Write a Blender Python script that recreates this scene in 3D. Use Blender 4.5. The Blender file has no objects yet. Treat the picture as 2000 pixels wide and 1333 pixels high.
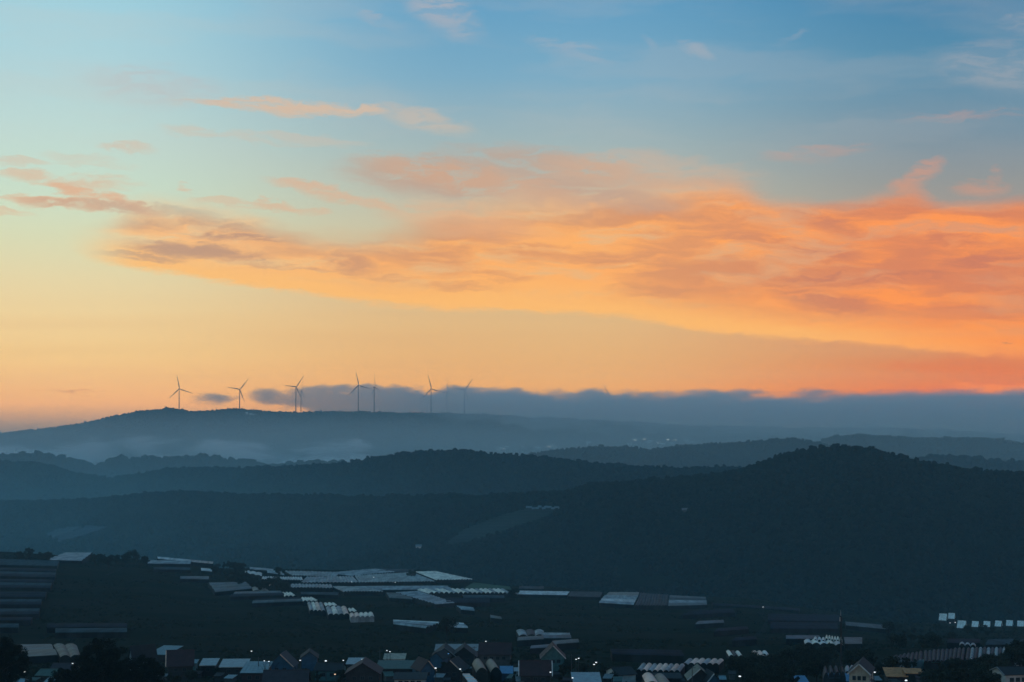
import bpy, bmesh, math, random
import numpy as np
from mathutils import Vector, Matrix

random.seed(7)
rng = np.random.default_rng(7)
scene = bpy.context.scene
col = scene.collection

# ------------------------------------------------------------------ camera
FPX = 3500.0                      # focal length in photograph pixels (2000 wide)
HORIZON = 790.0                   # row of the true horizon
PITCH = math.atan((HORIZON - 666.5) / FPX)
cam = bpy.data.cameras.new('camera')
cam.sensor_width = 36.0
cam.lens = FPX / 2000.0 * 36.0
cam.clip_start = 1.0
cam.clip_end = 40000.0
camo = bpy.data.objects.new('camera', cam)
camo.rotation_euler = (math.pi / 2 + PITCH, 0, 0)
col.objects.link(camo)
scene.camera = camo

CP, SP = math.cos(PITCH), math.sin(PITCH)
def ratio(py):
    """height per metre of depth for a photograph row"""
    v = (666.5 - py) / FPX
    return (v * CP + SP) / (CP - v * SP)
def pt(px, py, Y):
    v = (666.5 - py) / FPX
    return Vector(((px - 1000.0) / FPX / (CP - v * SP) * Y, Y, ratio(py) * Y))

def lin(c, g=1.0):
    out = []
    for v in c[:3]:
        v = v / 255.0
        out.append((v / 12.92 if v <= 0.04045 else ((v + 0.055) / 1.055) ** 2.4) * g)
    return (out[0], out[1], out[2], 1.0)

# ------------------------------------------------------------------ colour management
scene.render.engine = 'CYCLES'
scene.view_settings.view_transform = 'Standard'
scene.view_settings.look = 'None'
scene.view_settings.exposure = 0.0
scene.view_settings.gamma = 1.0
scene.view_settings.use_curve_mapping = False
scene.cycles.volume_bounces = 6
scene.cycles.max_bounces = 8
scene.cycles.diffuse_bounces = 2
scene.cycles.transparent_max_bounces = 8
scene.cycles.volume_step_rate = 1.0
scene.cycles.volume_max_steps = 96
scene.cycles.use_denoising = True

# ------------------------------------------------------------------ node helper
class N:
    def __init__(s, tree):
        s.t = tree
    def new(s, kind, **kw):
        n = s.t.nodes.new(kind)
        for k, v in kw.items():
            setattr(n, k, v)
        return n
    def link(s, a, b):
        s.t.links.new(a, b)
    def put(s, sock, v):
        if isinstance(v, bpy.types.NodeSocket):
            s.t.links.new(v, sock)
        else:
            sock.default_value = v
    def math(s, op, a, b=None, c=None, clamp=False):
        n = s.new('ShaderNodeMath', operation=op, use_clamp=clamp)
        s.put(n.inputs[0], a)
        if b is not None: s.put(n.inputs[1], b)
        if c is not None: s.put(n.inputs[2], c)
        return n.outputs[0]
    def rng(s, v, a, b, c=0.0, d=1.0, kind='SMOOTHSTEP'):
        n = s.new('ShaderNodeMapRange', interpolation_type=kind)
        n.clamp = True
        for i, q in enumerate((v, a, b, c, d)):
            s.put(n.inputs[i], q)
        return n.outputs[0]
    def vec(s, x, y, z=0.0):
        n = s.new('ShaderNodeCombineXYZ')
        for i, q in enumerate((x, y, z)): s.put(n.inputs[i], q)
        return n.outputs[0]
    def mapping(s, v, loc=(0, 0, 0), rot=0.0, scale=(1, 1, 1), kind='POINT'):
        n = s.new('ShaderNodeMapping', vector_type=kind)
        s.link(v, n.inputs['Vector'])
        n.inputs['Location'].default_value = loc
        n.inputs['Rotation'].default_value = (0, 0, rot)
        n.inputs['Scale'].default_value = scale
        return n.outputs[0]
    def noise(s, v, scale=1.0, detail=4.0, rough=0.5, dist=0.0):
        n = s.new('ShaderNodeTexNoise')
        s.link(v, n.inputs['Vector'])
        n.inputs['Scale'].default_value = scale
        n.inputs['Detail'].default_value = detail
        n.inputs['Roughness'].default_value = rough
        n.inputs['Distortion'].default_value = dist
        return n.outputs[0]
    def mix(s, f, a, b, blend='MIX'):
        n = s.new('ShaderNodeMix', data_type='RGBA', blend_type=blend)
        n.clamp_factor = True
        s.put(n.inputs['Factor'], f)
        s.put(n.inputs[6], a)
        s.put(n.inputs[7], b)
        return n.outputs[2]
    def ramp(s, v, stops):
        n = s.new('ShaderNodeValToRGB')
        s.link(v, n.inputs[0])
        e = n.color_ramp.elements
        e[0].position, e[0].color = stops[0]
        e[1].position, e[1].color = stops[-1]
        for p, c in stops[1:-1]:
            x = e.new(p); x.color = c
        return n.outputs[0]
    def curve(s, v, pts):
        n = s.new('ShaderNodeFloatCurve')
        s.put(n.inputs['Value'], v)
        c = n.mapping.curves[0]
        c.points[0].location = pts[0]
        c.points[1].location = pts[-1]
        for p in pts[1:-1]:
            c.points.new(*p)
        n.mapping.update()
        return n.outputs[0]

def sk(px, py):
    """photograph pixel -> sky coordinates (azimuth, elevation) in units of 1/3500 rad"""
    d = pt(px, py, 1.0).normalized()
    return math.atan2(d.x, d.y) * FPX + 1000.0, HORIZON - math.asin(d.z) * FPX

HAZE_TOP, HAZE_FAR, HAZE_DENSITY = 160.0, 9900.0, 0.000066
# ------------------------------------------------------------------ world: dusk sky
SUN_EL, SUN_AZ = math.radians(5.0), math.radians(148.0)
world = bpy.data.worlds.new('World')
scene.world = world
world.use_nodes = True
world.node_tree.nodes.clear()
w = N(world.node_tree)
tc = w.new('ShaderNodeTexCoord').outputs['Generated']
sep = w.new('ShaderNodeSeparateXYZ'); w.link(tc, sep.inputs[0])
dx, dy, dz = sep.outputs
az = w.math('ARCTAN2', dx, dy)
el = w.math('ARCSINE', dz)
U = w.math('MULTIPLY_ADD', az, FPX, 1000.0)
V = w.math('MULTIPLY_ADD', el, -FPX, HORIZON)
side = w.math('SINE', az)

def sky_ramp(rows):
    st = []
    for y, c in rows:
        st.append(((1000.0 - y) / 6000.0, lin(c)))
    st.sort(key=lambda q: q[0])
    return st
tv = w.math('MULTIPLY_ADD', V, -1 / 6000.0, 1000.0 / 6000.0)
SKY_L = [(860, (140, 140, 132)), (800, (234, 172, 126)), (760, (240, 184, 128)), (700, (238, 198, 138)), (630, (236, 206, 152)), (560, (228, 210, 164)), (470, (213, 216, 180)),
         (380, (198, 219, 199)), (280, (190, 215, 208)), (150, (174, 209, 215)), (10, (158, 206, 220)), (-500, (104, 160, 192)), (-1800, (82, 136, 170)), (-4700, (74, 122, 160))]
SKY_M = [(860, (140, 135, 125)), (800, (232, 162, 106)), (760, (230, 169, 110)), (700, (226, 176, 120)), (630, (222, 182, 130)), (560, (212, 184, 144)), (470, (204, 190, 156)),
         (380, (184, 186, 170)), (280, (158, 179, 182)), (150, (120, 168, 194)), (10, (98, 157, 193)), (-500, (72, 130, 174)), (-1800, (82, 136, 170)), (-4700, (74, 122, 160))]
SKY_R = [(860, (140, 125, 120)), (800, (232, 132, 84)), (760, (228, 120, 78)), (700, (214, 138, 96)), (630, (210, 148, 114)), (560, (196, 150, 128)), (470, (174, 150, 138)),
         (380, (148, 149, 147)), (280, (120, 144, 160)), (150, (86, 139, 169)), (10, (64, 128, 168)), (-500, (58, 114, 158)), (-1800, (82, 136, 170)), (-4700, (74, 122, 160))]
cl, cm, cr = (w.ramp(tv, sky_ramp(r)) for r in (SKY_L, SKY_M, SKY_R))
fl = w.rng(side, -0.27, 0.0, 1.0, 0.0, 'SMOOTHERSTEP')
fr = w.rng(side, 0.0, 0.28, 0.0, 1.0, 'SMOOTHERSTEP')
sky = w.mix(fl, cm, cl)
sky = w.mix(fr, sky, cr)

# clouds of the high layer: drifting streaks, tilted a few degrees down to the right
P = w.vec(U, V)
warp1 = w.noise(w.mapping(P, scale=(1 / 260.0, 1 / 70.0, 1)), 1.0, 5, 0.55)
warp2 = w.noise(w.mapping(P, loc=(31, 7, 3), scale=(1 / 90.0, 1 / 36.0, 1)), 1.0, 4, 0.55)
Vw = w.math('ADD', V, w.math('MULTIPLY', w.math('SUBTRACT', warp1, 0.5), 62.0))
Vw = w.math('ADD', Vw, w.math('MULTIPLY', w.math('SUBTRACT', warp2, 0.5), 26.0))
Uw = w.math('ADD', U, w.math('MULTIPLY', w.math('SUBTRACT', warp2, 0.5), 120.0))
PW = w.vec(Uw, Vw)
fine = w.noise(w.mapping(PW, loc=(1, 9, 0), rot=0.14, scale=(1 / 78.0, 1 / 17.0, 1)), 1.0, 7, 0.62)
Vb = w.math('ADD', V, w.math('MULTIPLY', w.math('SUBTRACT', warp2, 0.5), 34.0))
Vb = w.math('ADD', Vb, w.math('MULTIPLY', w.math('SUBTRACT', warp1, 0.5), 22.0))
Vb = w.math('ADD', Vb, w.math('MULTIPLY', w.math('SUBTRACT', fine, 0.5), 46.0))
PB = w.vec(w.math('ADD', U, w.math('MULTIPLY', w.math('SUBTRACT', warp1, 0.5), 90.0)), Vb, 1.0)
streak = w.noise(w.mapping(PW, loc=(3, 1, 0), rot=-0.10, scale=(1 / 250.0, 1 / 38.0, 1)), 1.0, 6, 0.58)
streak2 = w.noise(w.mapping(PW, loc=(13, 5, 0), rot=-0.14, scale=(1 / 420.0, 1 / 75.0, 1)), 1.0, 5, 0.5)

def edge(points, wide=4000.0):
    pts = []
    for x, y in points:
        a, b = sk(x, y)
        pts.append(((a + 1000.0) / wide, b / 1000.0))
    pts = [(0.0, pts[0][1])] + pts + [(1.0, pts[-1][1])]
    c = w.curve(w.math('MULTIPLY_ADD', U, 1 / wide, 1000.0 / wide), pts)
    return w.math('MULTIPLY', c, 1000.0)
low = edge([(-300, 440), (100, 478), (180, 512), (330, 535), (450, 556), (600, 578), (780, 600), (1040, 612), (1150, 617), (1400, 652), (1600, 674), (1750, 686), (1900, 700), (2300, 730)])
upp = edge([(-300, 432), (60, 455), (180, 452), (290, 405), (440, 418), (560, 456), (680, 478), (780, 462), (880, 425), (1000, 402), (1250, 378), (1400, 372), (1520, 402), (1640, 395), (1780, 380), (1860, 405), (2000, 396), (2300, 400)])
Vs = w.math('ADD', w.math('ADD', V, w.math('MULTIPLY', w.math('SUBTRACT', fine, 0.5), 34.0)), w.math('MULTIPLY', w.math('SUBTRACT', warp1, 0.5), 24.0))
m_low = w.math('SUBTRACT', low, Vs)            # >0 above the lower edge
m_up = w.math('SUBTRACT', Vw, upp)             # >0 below the upper edge
soft_up = w.math('SUBTRACT', w.rng(U, 600.0, 1000.0, 34.0, 60.0, 'LINEAR'), w.rng(U, 1200.0, 1600.0, 0.0, 34.0, 'LINEAR'))
band = w.math('MULTIPLY', w.rng(m_low, -4.0, 14.0), w.rng(m_up, w.math('MULTIPLY', soft_up, -0.9), soft_up))
band = w.math('MULTIPLY', band, w.rng(U, 130.0, 300.0))
thin = w.rng(w.math('ADD', streak, w.math('MULTIPLY', w.math('SUBTRACT', fine, 0.5), 0.35)), 0.30, 0.52, 0.55, 1.0)
band = w.math('MULTIPLY', band, w.math('MAXIMUM', thin, w.rng(m_low, 110.0, 20.0)))

# colours of the big bank
glow_l, glow_m, glow_r = lin((244, 184, 126)), lin((251, 174, 102)), lin((254, 150, 80))
dark_l, dark_m, dark_r = lin((184, 144, 124)), lin((200, 136, 106)), lin((198, 120, 98))
gcol = w.mix(w.rng(U, 1050.0, 1800.0), w.mix(w.rng(U, 250.0, 900.0), glow_l, glow_m), glow_r)
dcol = w.mix(w.rng(U, 1250.0, 1850.0), w.mix(w.rng(U, 250.0, 1100.0), dark_l, dark_m), dark_r)
hi = lin((250, 188, 112))
gcol = w.mix(w.math('MULTIPLY', w.rng(m_low, 90.0, 5.0), w.rng(U, 2050.0, 1500.0, 0.0, 0.8)), gcol, hi)
shade = w.rng(w.math('ADD', w.math('MULTIPLY', streak2, 0.6), w.math('MULTIPLY', streak, 0.4)), 0.44, 0.58, 0.0, 0.95)
# the named dark smears in the bank
def blob(px, py, rx, ry, rot=0.0):
    """soft ellipse; the vector is (U, V, 1) so that a dot product rotates, scales and shifts at once"""
    a, b = sk(px, py)
    c_, s_ = math.cos(math.radians(rot)), math.sin(math.radians(rot))
    rx, ry = rx * 1.12, ry * 1.3
    q = []
    for e, r_ in (((c_, s_), rx), ((-s_, c_), ry)):
        n = w.new('ShaderNodeVectorMath', operation='DOT_PRODUCT')
        w.link(PB, n.inputs[0])
        n.inputs[1].default_value = (e[0] / r_, e[1] / r_, -(a * e[0] + b * e[1]) / r_)
        q.append(n.outputs['Value'])
    d2 = w.math('MULTIPLY_ADD', q[0], q[0], w.math('MULTIPLY', q[1], q[1]))
    return w.rng(d2, 1.0, 0.0, 0.0, 1.0)
def union(items, div=1.0):
    """items (strength, x, y, rx, ry, tilt): each mask is finished before the next starts, which keeps the shader small"""
    r = None
    for it in items:
        m = w.math('MULTIPLY', blob(*it[1:]), it[0] * div)
        r = m if r is None else w.math('MAXIMUM', r, m)
    return r
smears = union([
    (0.95, 1610, 495, 100, 28, 0), (0.95, 1690, 545, 300, 17, -2), (0.9, 1920, 512, 130, 26, -3),
    (0.8, 1620, 440, 120, 22, 16), (0.85, 1620, 592, 150, 26, 10), (0.7, 1300, 568, 130, 15, 1),
    (0.6, 1330, 480, 120, 26, 14), (0.6, 1030, 496, 110, 18, 2), (0.65, 840, 505, 120, 32, 10),
    (0.75, 690, 518, 62, 24, 6), (1.0, 490, 464, 180, 10, 4), (0.95, 380, 490, 170, 16, 5), (0.8, 420, 440, 130, 8, 6),
    (0.9, 375, 418, 95, 11, 8), (0.5, 880, 560, 110, 10, 6), (0.6, 1740, 470, 110, 14, 4), (0.75, 1480, 470, 120, 16, 12), (0.8, 1850, 470, 140, 14, 6), (0.7, 1560, 520, 160, 12, 2), (0.6, 1450, 430, 120, 18, 14), (0.5, 980, 540, 90, 10, 6), (0.55, 760, 545, 70, 8, 4), (0.9, 300, 474, 110, 7, 6), (0.7, 270, 500, 100, 6, 4), (0.85, 470, 508, 120, 8, 6), (0.7, 590, 522, 100, 7, 6), (0.5, 1190, 520, 60, 10, 4)])
mottle = w.rng(w.math('ADD', w.math('MULTIPLY', fine, 0.5), w.math('MULTIPLY', streak, 0.5)), 0.38, 0.56, 0.25, 1.0)
shade_all = w.math('MAXIMUM', w.math('MULTIPLY', shade, w.rng(m_low, 14.0, 110.0, 0.0, 0.75)), w.math('MULTIPLY', smears, mottle))
bank = w.mix(shade_all, gcol, dcol)
sky = w.mix(w.math('MULTIPLY', band, w.rng(U, 150.0, 1300.0, 0.92, 0.97)), sky, bank)

# thinner patches: (x, y, rx, ry, tilt, strength)
def layer(sky, items, colour, lo=0.30, hi_=0.54, tex=None):
    m = union([(it[5],) + tuple(it[:5]) for it in items])
    m = w.math('MULTIPLY', m, w.rng(tex or fine, lo, hi_, 0.25, 1.0))
    return w.mix(m, sky, colour)
sky = layer(sky, [(540, 208, 200, 13, 1.5, 0.95), (690, 213, 90, 10, 2, 0.9), (830, 236, 110, 22, 14, 0.5), (400, 262, 90, 12, 3, 0.4), (560, 272, 170, 13, 2, 0.35),
                  (250, 288, 60, 9, 4, 0.55), (150, 305, 80, 10, 2, 0.3), (40, 316, 60, 8, 2, 0.5), (180, 322, 90, 6, 3, 0.3)], lin((212, 184, 160)))
sky = layer(sky, [(110, 352, 150, 12, 6, 0.6), (150, 372, 110, 12, 10, 0.85), (215, 392, 100, 13, 12, 0.85), (120, 398, 150, 11, 3, 0.85), (10, 416, 60, 7, 0, 0.45), (210, 352, 90, 10, 4, 0.35),
                  (620, 372, 110, 14, 12, 0.65), (700, 392, 110, 12, 10, 0.5), (540, 404, 80, 9, 8, 0.55), (450, 396, 90, 8, 5, 0.4), (620, 414, 40, 7, 8, 0.4), (360, 370, 18, 7, 20, 0.4)], lin((222, 172, 138)))
sky = layer(sky, [(240, 405, 90, 10, 3, 0.6), (130, 400, 110, 8, 3, 0.5)], lin((190, 162, 142)))
sky = layer(sky, [(880, 350, 230, 40, 4, 0.95), (1080, 335, 240, 42, 6, 0.75), (1120, 374, 260, 30, 8, 0.85), (790, 352, 110, 14, 3, 0.5)], lin((190, 160, 142)))
sky = layer(sky, [(960, 360, 280, 26, 10, 0.3), (1330, 350, 190, 32, 2, 0.35), (900, 430, 190, 34, 8, 0.5), (1220, 330, 190, 34, 0, 0.35)], lin((226, 172, 132)))
sky = layer(sky, [(860, 20, 90, 36, 20, 0.5), (745, 42, 60, 12, 15, 0.3), (905, 66, 50, 20, 10, 0.3), (1110, 98, 100, 15, 12, 0.28), (1360, 96, 50, 12, 24, 0.3), (1262, 84, 22, 9, 40, 0.2),
                  (1990, 45, 50, 24, 10, 0.35), (1950, 130, 120, 50, 10, 0.25), (1540, 72, 40, 7, -20, 0.2), (300, 170, 150, 40, 4, 0.35)], lin((190, 178, 178)), 0.40, 0.62)
sky = layer(sky, [(1800, 345, 60, 20, -38, 0.5), (1775, 375, 46, 16, 20, 0.45), (1930, 345, 14, 22, 30, 0.35), (1910, 368, 60, 16, 0, 0.4), (1880, 225, 150, 9, 0, 0.22), (1600, 300, 120, 14, -5, 0.25)], lin((222, 150, 118)), 0.36, 0.60)
sky = layer(sky, [(1970, 716, 190, 28, 2, 0.5), (1800, 718, 90, 8, 4, 0.35)], lin((224, 118, 80)))
sky = layer(sky, [(1960, 762, 110, 14, 4, 0.9), (1900, 752, 60, 7, 6, 0.6)], lin((248, 140, 82)))
sky = layer(sky, [(1983, 671, 13, 1.6, 4, 0.5), (130, 764, 90, 1.8, 1, 0.45)], lin((190, 130, 105)), 0.2, 0.4)
veil = w.math('MULTIPLY', w.rng(streak2, 0.4, 0.66), w.math('MULTIPLY', w.rng(V, -500.0, 60.0), w.rng(V, 420.0, 180.0)))
sky = w.mix(w.math('MULTIPLY', veil, 0.13), sky, lin((205, 190, 178)))
grain = w.noise(w.mapping(P, scale=(1 / 900.0, 1 / 26.0, 1)), 1.0, 3, 0.5)
sky = w.mix(w.math('MULTIPLY', w.rng(grain, 0.35, 0.7), w.rng(V, 560.0, 660.0, 0.0, 0.16)), sky, lin((214, 168, 122)))

# the sky is seen through the haze box: what lies beyond it is correspondingly brighter near the horizon
L_ = w.math('MINIMUM', w.math('DIVIDE', HAZE_TOP, w.math('MAXIMUM', w.math('SINE', el), 0.012)), HAZE_FAR)
T_ = w.math('EXPONENT', w.math('MULTIPLY', L_, -HAZE_DENSITY))
T_ = w.mix(w.rng(el, -0.12, 0.0), (0.9, 0.9, 0.9, 1), w.vec(T_, T_, T_))
inv = w.new('ShaderNodeVectorMath', operation='SUBTRACT'); inv.inputs[0].default_value = (1, 1, 1); w.link(T_, inv.inputs[1])
air = w.new('ShaderNodeVectorMath', operation='MULTIPLY'); w.link(inv.outputs[0], air.inputs[0]); air.inputs[1].default_value = (0.04, 0.13, 0.2)
sb = w.new('ShaderNodeVectorMath', operation='SUBTRACT'); w.link(sky, sb.inputs[0]); w.link(air.outputs[0], sb.inputs[1])
dv = w.new('ShaderNodeVectorMath', operation='DIVIDE'); w.link(sb.outputs[0], dv.inputs[0]); w.link(T_, dv.inputs[1])
mx = w.new('ShaderNodeVectorMath', operation='MAXIMUM'); w.link(dv.outputs[0], mx.inputs[0]); mx.inputs[1].default_value = (0, 0, 0)
sky = mx.outputs[0]

nish = w.new('ShaderNodeTexSky')
nish.sky_type = 'NISHITA'
nish.sun_disc = False
nish.sun_elevation = SUN_EL
nish.sun_rotation = SUN_AZ
bg1 = w.new('ShaderNodeBackground'); w.link(sky, bg1.inputs['Color']); bg1.inputs['Strength'].default_value = SKYGAIN = 1.0
bg2 = w.new('ShaderNodeBackground'); w.link(nish.outputs[0], bg2.inputs['Color']); bg2.inputs['Strength'].default_value = 0.004
addb = w.new('ShaderNodeAddShader'); w.link(bg1.outputs[0], addb.inputs[0]); w.link(bg2.outputs[0], addb.inputs[1])
wo = w.new('ShaderNodeOutputWorld'); w.link(addb.outputs[0], wo.inputs['Surface'])
world.cycles.sampling_method = 'MANUAL'
world.cycles.sample_map_resolution = 512

# weak warm afterglow from low behind the camera on the right
sun = bpy.data.lights.new('sun', 'SUN')
sun.energy = 0.36
sun.angle = math.radians(14.0)
sun.color = (1.0, 0.72, 0.58)
suno = bpy.data.objects.new('sun', sun)
sd = Vector((math.sin(SUN_AZ) * math.cos(SUN_EL), math.cos(SUN_AZ) * math.cos(SUN_EL), math.sin(SUN_EL)))
suno.rotation_euler = (-sd).to_track_quat('-Z', 'Y').to_euler()
col.objects.link(suno)

# ------------------------------------------------------------------ general helpers
def tag(o, label=None, cat=None, group=None, kind=None):
    if label: o['label'] = label
    if cat: o['category'] = cat
    if group: o['group'] = group
    if kind: o['kind'] = kind
    return o

def mesh_obj(name, verts, faces, mat, parent=None, smooth=False):
    me = bpy.data.meshes.new(name)
    me.from_pydata([tuple(v) for v in verts], [], faces)
    me.update()
    if mat: me.materials.append(mat)
    if smooth: me.shade_smooth()
    o = bpy.data.objects.new(name, me)
    col.objects.link(o)
    if parent: o.parent = parent
    return o

def grid_obj(name, Xg, Yg, Zg, mat, smooth=True):
    """a mesh from 2-D coordinate arrays"""
    r, c = Xg.shape
    co = np.stack([Xg, Yg, Zg], -1).reshape(-1, 3)
    i = np.arange(r * c).reshape(r, c)
    q = np.stack([i[:-1, :-1], i[:-1, 1:], i[1:, 1:], i[1:, :-1]], -1).reshape(-1, 4)
    me = bpy.data.meshes.new(name)
    me.vertices.add(len(co)); me.vertices.foreach_set('co', co.ravel().astype(np.float32))
    me.loops.add(q.size); me.loops.foreach_set('vertex_index', q.ravel().astype(np.int32))
    me.polygons.add(len(q)); me.polygons.foreach_set('loop_start', (np.arange(len(q)) * 4).astype(np.int32))
    me.update(calc_edges=True); me.validate()
    if smooth: me.shade_smooth()
    me.materials.append(mat)
    o = bpy.data.objects.new(name, me); col.objects.link(o)
    return o

_perm = rng.random((256, 256))
def vnoise(x, y):
    xi = np.floor(x).astype(int); yi = np.floor(y).astype(int)
    xf = x - xi; yf = y - yi
    xf = xf * xf * (3 - 2 * xf); yf = yf * yf * (3 - 2 * yf)
    g = lambda a, b: _perm[a % 256, b % 256]
    return (g(xi, yi) * (1 - xf) * (1 - yf) + g(xi + 1, yi) * xf * (1 - yf) + g(xi, yi + 1) * (1 - xf) * yf + g(xi + 1, yi + 1) * xf * yf) - 0.5
def fbm(x, y, o=4):
    s = 0; a = 1.0
    for k in range(o):
        s = s + vnoise(x * 2 ** k + 17.3 * k, y * 2 ** k + 5.1 * k) * a
        a *= 0.5
    return s

def mat(name, color, rough=0.9, streak=False, vary=0.0, scale=1.0, spec=0.2, emit=None, objvary=0.0, bump=0.0, metal=0.0, color2=None):
    m = bpy.data.materials.new(name); m.use_nodes = True
    t = N(m.node_tree)
    b = m.node_tree.nodes['Principled BSDF']
    b.inputs['Roughness'].default_value = rough
    b.inputs['Specular IOR Level'].default_value = spec
    b.inputs['Metallic'].default_value = metal
    c = (color[0], color[1], color[2], 1)
    src = None
    if vary or color2:
        p = t.new('ShaderNodeTexCoord').outputs['Object']
        if streak: p = t.mapping(p, scale=(2.6, 0.35, 1.0))
        n = t.noise(p, scale, 5, 0.6)
        d = color2 or tuple(v * (1 - vary) for v in color)
        src = t.mix(t.rng(n, 0.35, 0.65), c, (d[0], d[1], d[2], 1))
        if bump:
            bn = t.new('ShaderNodeBump'); bn.inputs['Strength'].default_value = bump
            t.link(n, bn.inputs['Height']); t.link(bn.outputs[0], b.inputs['Normal'])
    if objvary:
        oi = t.new('ShaderNodeObjectInfo').outputs['Random']
        src = t.mix(t.math('MULTIPLY', oi, objvary), src if src is not None else c, (0, 0, 0, 1))
    if src is not None: t.link(src, b.inputs['Base Color'])
    else: b.inputs['Base Color'].default_value = c
    if emit:
        b.inputs['Emission Color'].default_value = (emit[0], emit[1], emit[2], 1)
        b.inputs['Emission Strength'].default_value = emit[3]
    return m

M = {}
M['grass'] = mat('dark_grass', (0.020, 0.023, 0.016), 0.95, color2=(0.032, 0.028, 0.021), scale=0.012, spec=0.0)
M['forest_floor'] = mat('forest_floor', (0.011, 0.015, 0.011), 0.95, vary=0.4, scale=0.03, spec=0.0)
M['scrub'] = mat('scrub_leaves', (0.022, 0.028, 0.018), 0.9, objvary=0.4, spec=0.0)
M['crown'] = mat('forest_crown', (0.014, 0.018, 0.013), 0.9, objvary=0.6, color2=(0.011, 0.013, 0.011), scale=0.25, spec=0.05)

# ------------------------------------------------------------------ near ground
GC = [-900, 0, 250, 450, 800, 1000, 1400, 1800, 2000, 2900]
GY = np.array([-1500, 0, 300, 560, 680, 800, 1200, 1600, 2000, 2350, 3000, 20000], float)
GR = {  # rows at depths 1200, 1600, 2000
    -900: (1176, 1112, 1070), 0: (1180, 1118, 1078), 250: (1190, 1130, 1092), 450: (1205, 1147, 1110), 800: (1205, 1152, 1114), 1000: (1217, 1170, 1146),
    1400: (1228, 1188, 1168), 1800: (1252, 1230, 1217), 2000: (1252, 1232, 1220), 2900: (1255, 1236, 1222)}
GT = []
for c in GC:
    r12, r16, r20 = GR[c]
    GT.append([-60, -26, -60.5, ratio(1333) * 560, ratio(1302) * 680, ratio(1274) * 800, ratio(r12) * 1200, ratio(r16) * 1600, ratio(r20) * 2000, -292, -300, -300])
GT = np.array(GT); GC = np.array(GC, float)
def ground(X, Y):
    X = np.asarray(X, float); Y = np.asarray(Y, float)
    u = X / np.maximum(Y, 400.0) * FPX + 1000.0
    u = np.clip(u, GC[0], GC[-1] - 1e-3)
    ui = np.clip(np.searchsorted(GC, u, side='right') - 1, 0, len(GC) - 2)
    uf = (u - GC[ui]) / (GC[ui + 1] - GC[ui]); uf = uf * uf * (3 - 2 * uf)
    yc = np.clip(Y, GY[0], GY[-1] - 1e-3)
    yi = np.clip(np.searchsorted(GY, yc, side='right') - 1, 0, len(GY) - 2)
    yf = (yc - GY[yi]) / (GY[yi + 1] - GY[yi])
    a = GT[ui, yi] * (1 - yf) + GT[ui, yi + 1] * yf
    b = GT[ui + 1, yi] * (1 - yf) + GT[ui + 1, yi + 1] * yf
    return a * (1 - uf) + b * uf + fbm(X / 130.0 + 3, Y / 130.0, 3) * 2.4
def gz(X, Y): return float(ground(np.array([X]), np.array([Y]))[0])
def hit(px, py):
    """where the line of sight through a photograph pixel meets the ground"""
    for Y in np.arange(420.0, 2400.0, 2.0):
        p = pt(px, py, Y)
        if p.z <= gz(p.x, p.y): return p
    return pt(px, py, 2000.0)

def spread(inner, step, outer, grow=1.25):
    a = list(np.arange(inner[0], inner[1] + step, step))
    s = step; v = a[-1]
    while v < outer[1]: s *= grow; v += s; a.append(min(v, outer[1]))
    s = step; v = a[0]
    while v > outer[0]: s *= grow; v -= s; a.insert(0, max(v, outer[0]))
    return np.array(a)
gx = spread((-760, 760), 10.0, (-7000, 7000)); gy = spread((420, 2500), 10.0, (-900, 9850))
Xg, Yg = np.meshgrid(gx, gy)
gnd = grid_obj('ground', Xg, Yg, ground(Xg, Yg), M['grass'])
tag(gnd, 'dark grassy slope and valley floor under the town and greenhouses', kind='structure')

# ------------------------------------------------------------------ forest crowns
def crown_mesh(name, seed, sub=2, tall=1.1, m='crown'):
    r = random.Random(seed)
    bm = bmesh.new(); bmesh.ops.create_icosphere(bm, subdivisions=sub, radius=1.0)
    dirs = [(Vector((r.gauss(0, 1), r.gauss(0, 1), r.gauss(0.3, 0.8))).normalized(), r.uniform(0.15, 0.5)) for _ in range(9)]
    for v in bm.verts:
        n = v.co.normalized(); k = 0.68
        for d, a in dirs: k += a * max(0.0, n.dot(d)) ** 7
        k += r.uniform(-0.14, 0.14)
        v.co = Vector((n.x * k, n.y * k, n.z * k * tall))
        if v.co.z < -0.55: v.co.z = -0.55
    me = bpy.data.meshes.new(name); bm.to_mesh(me); bm.free()
    me.materials.append(M[m])
    return me
src_col = bpy.data.collections.new('crown_sources')
crown_src = []
for k in range(4):
    o = bpy.data.objects.new('crown_source', crown_mesh('crown_source', 50 + k, 2 if k < 3 else 1, (1.0, 1.25, 1.5, 1.1)[k]))
    src_col.objects.link(o); crown_src.append(o)

scrub_col = bpy.data.collections.new('scrub_sources')
for k in range(3):
    o = bpy.data.objects.new('bush_source', crown_mesh('bush_source', 70 + k, 1, (.6, .8, .5)[k], 'scrub')); scrub_col.objects.link(o)

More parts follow.
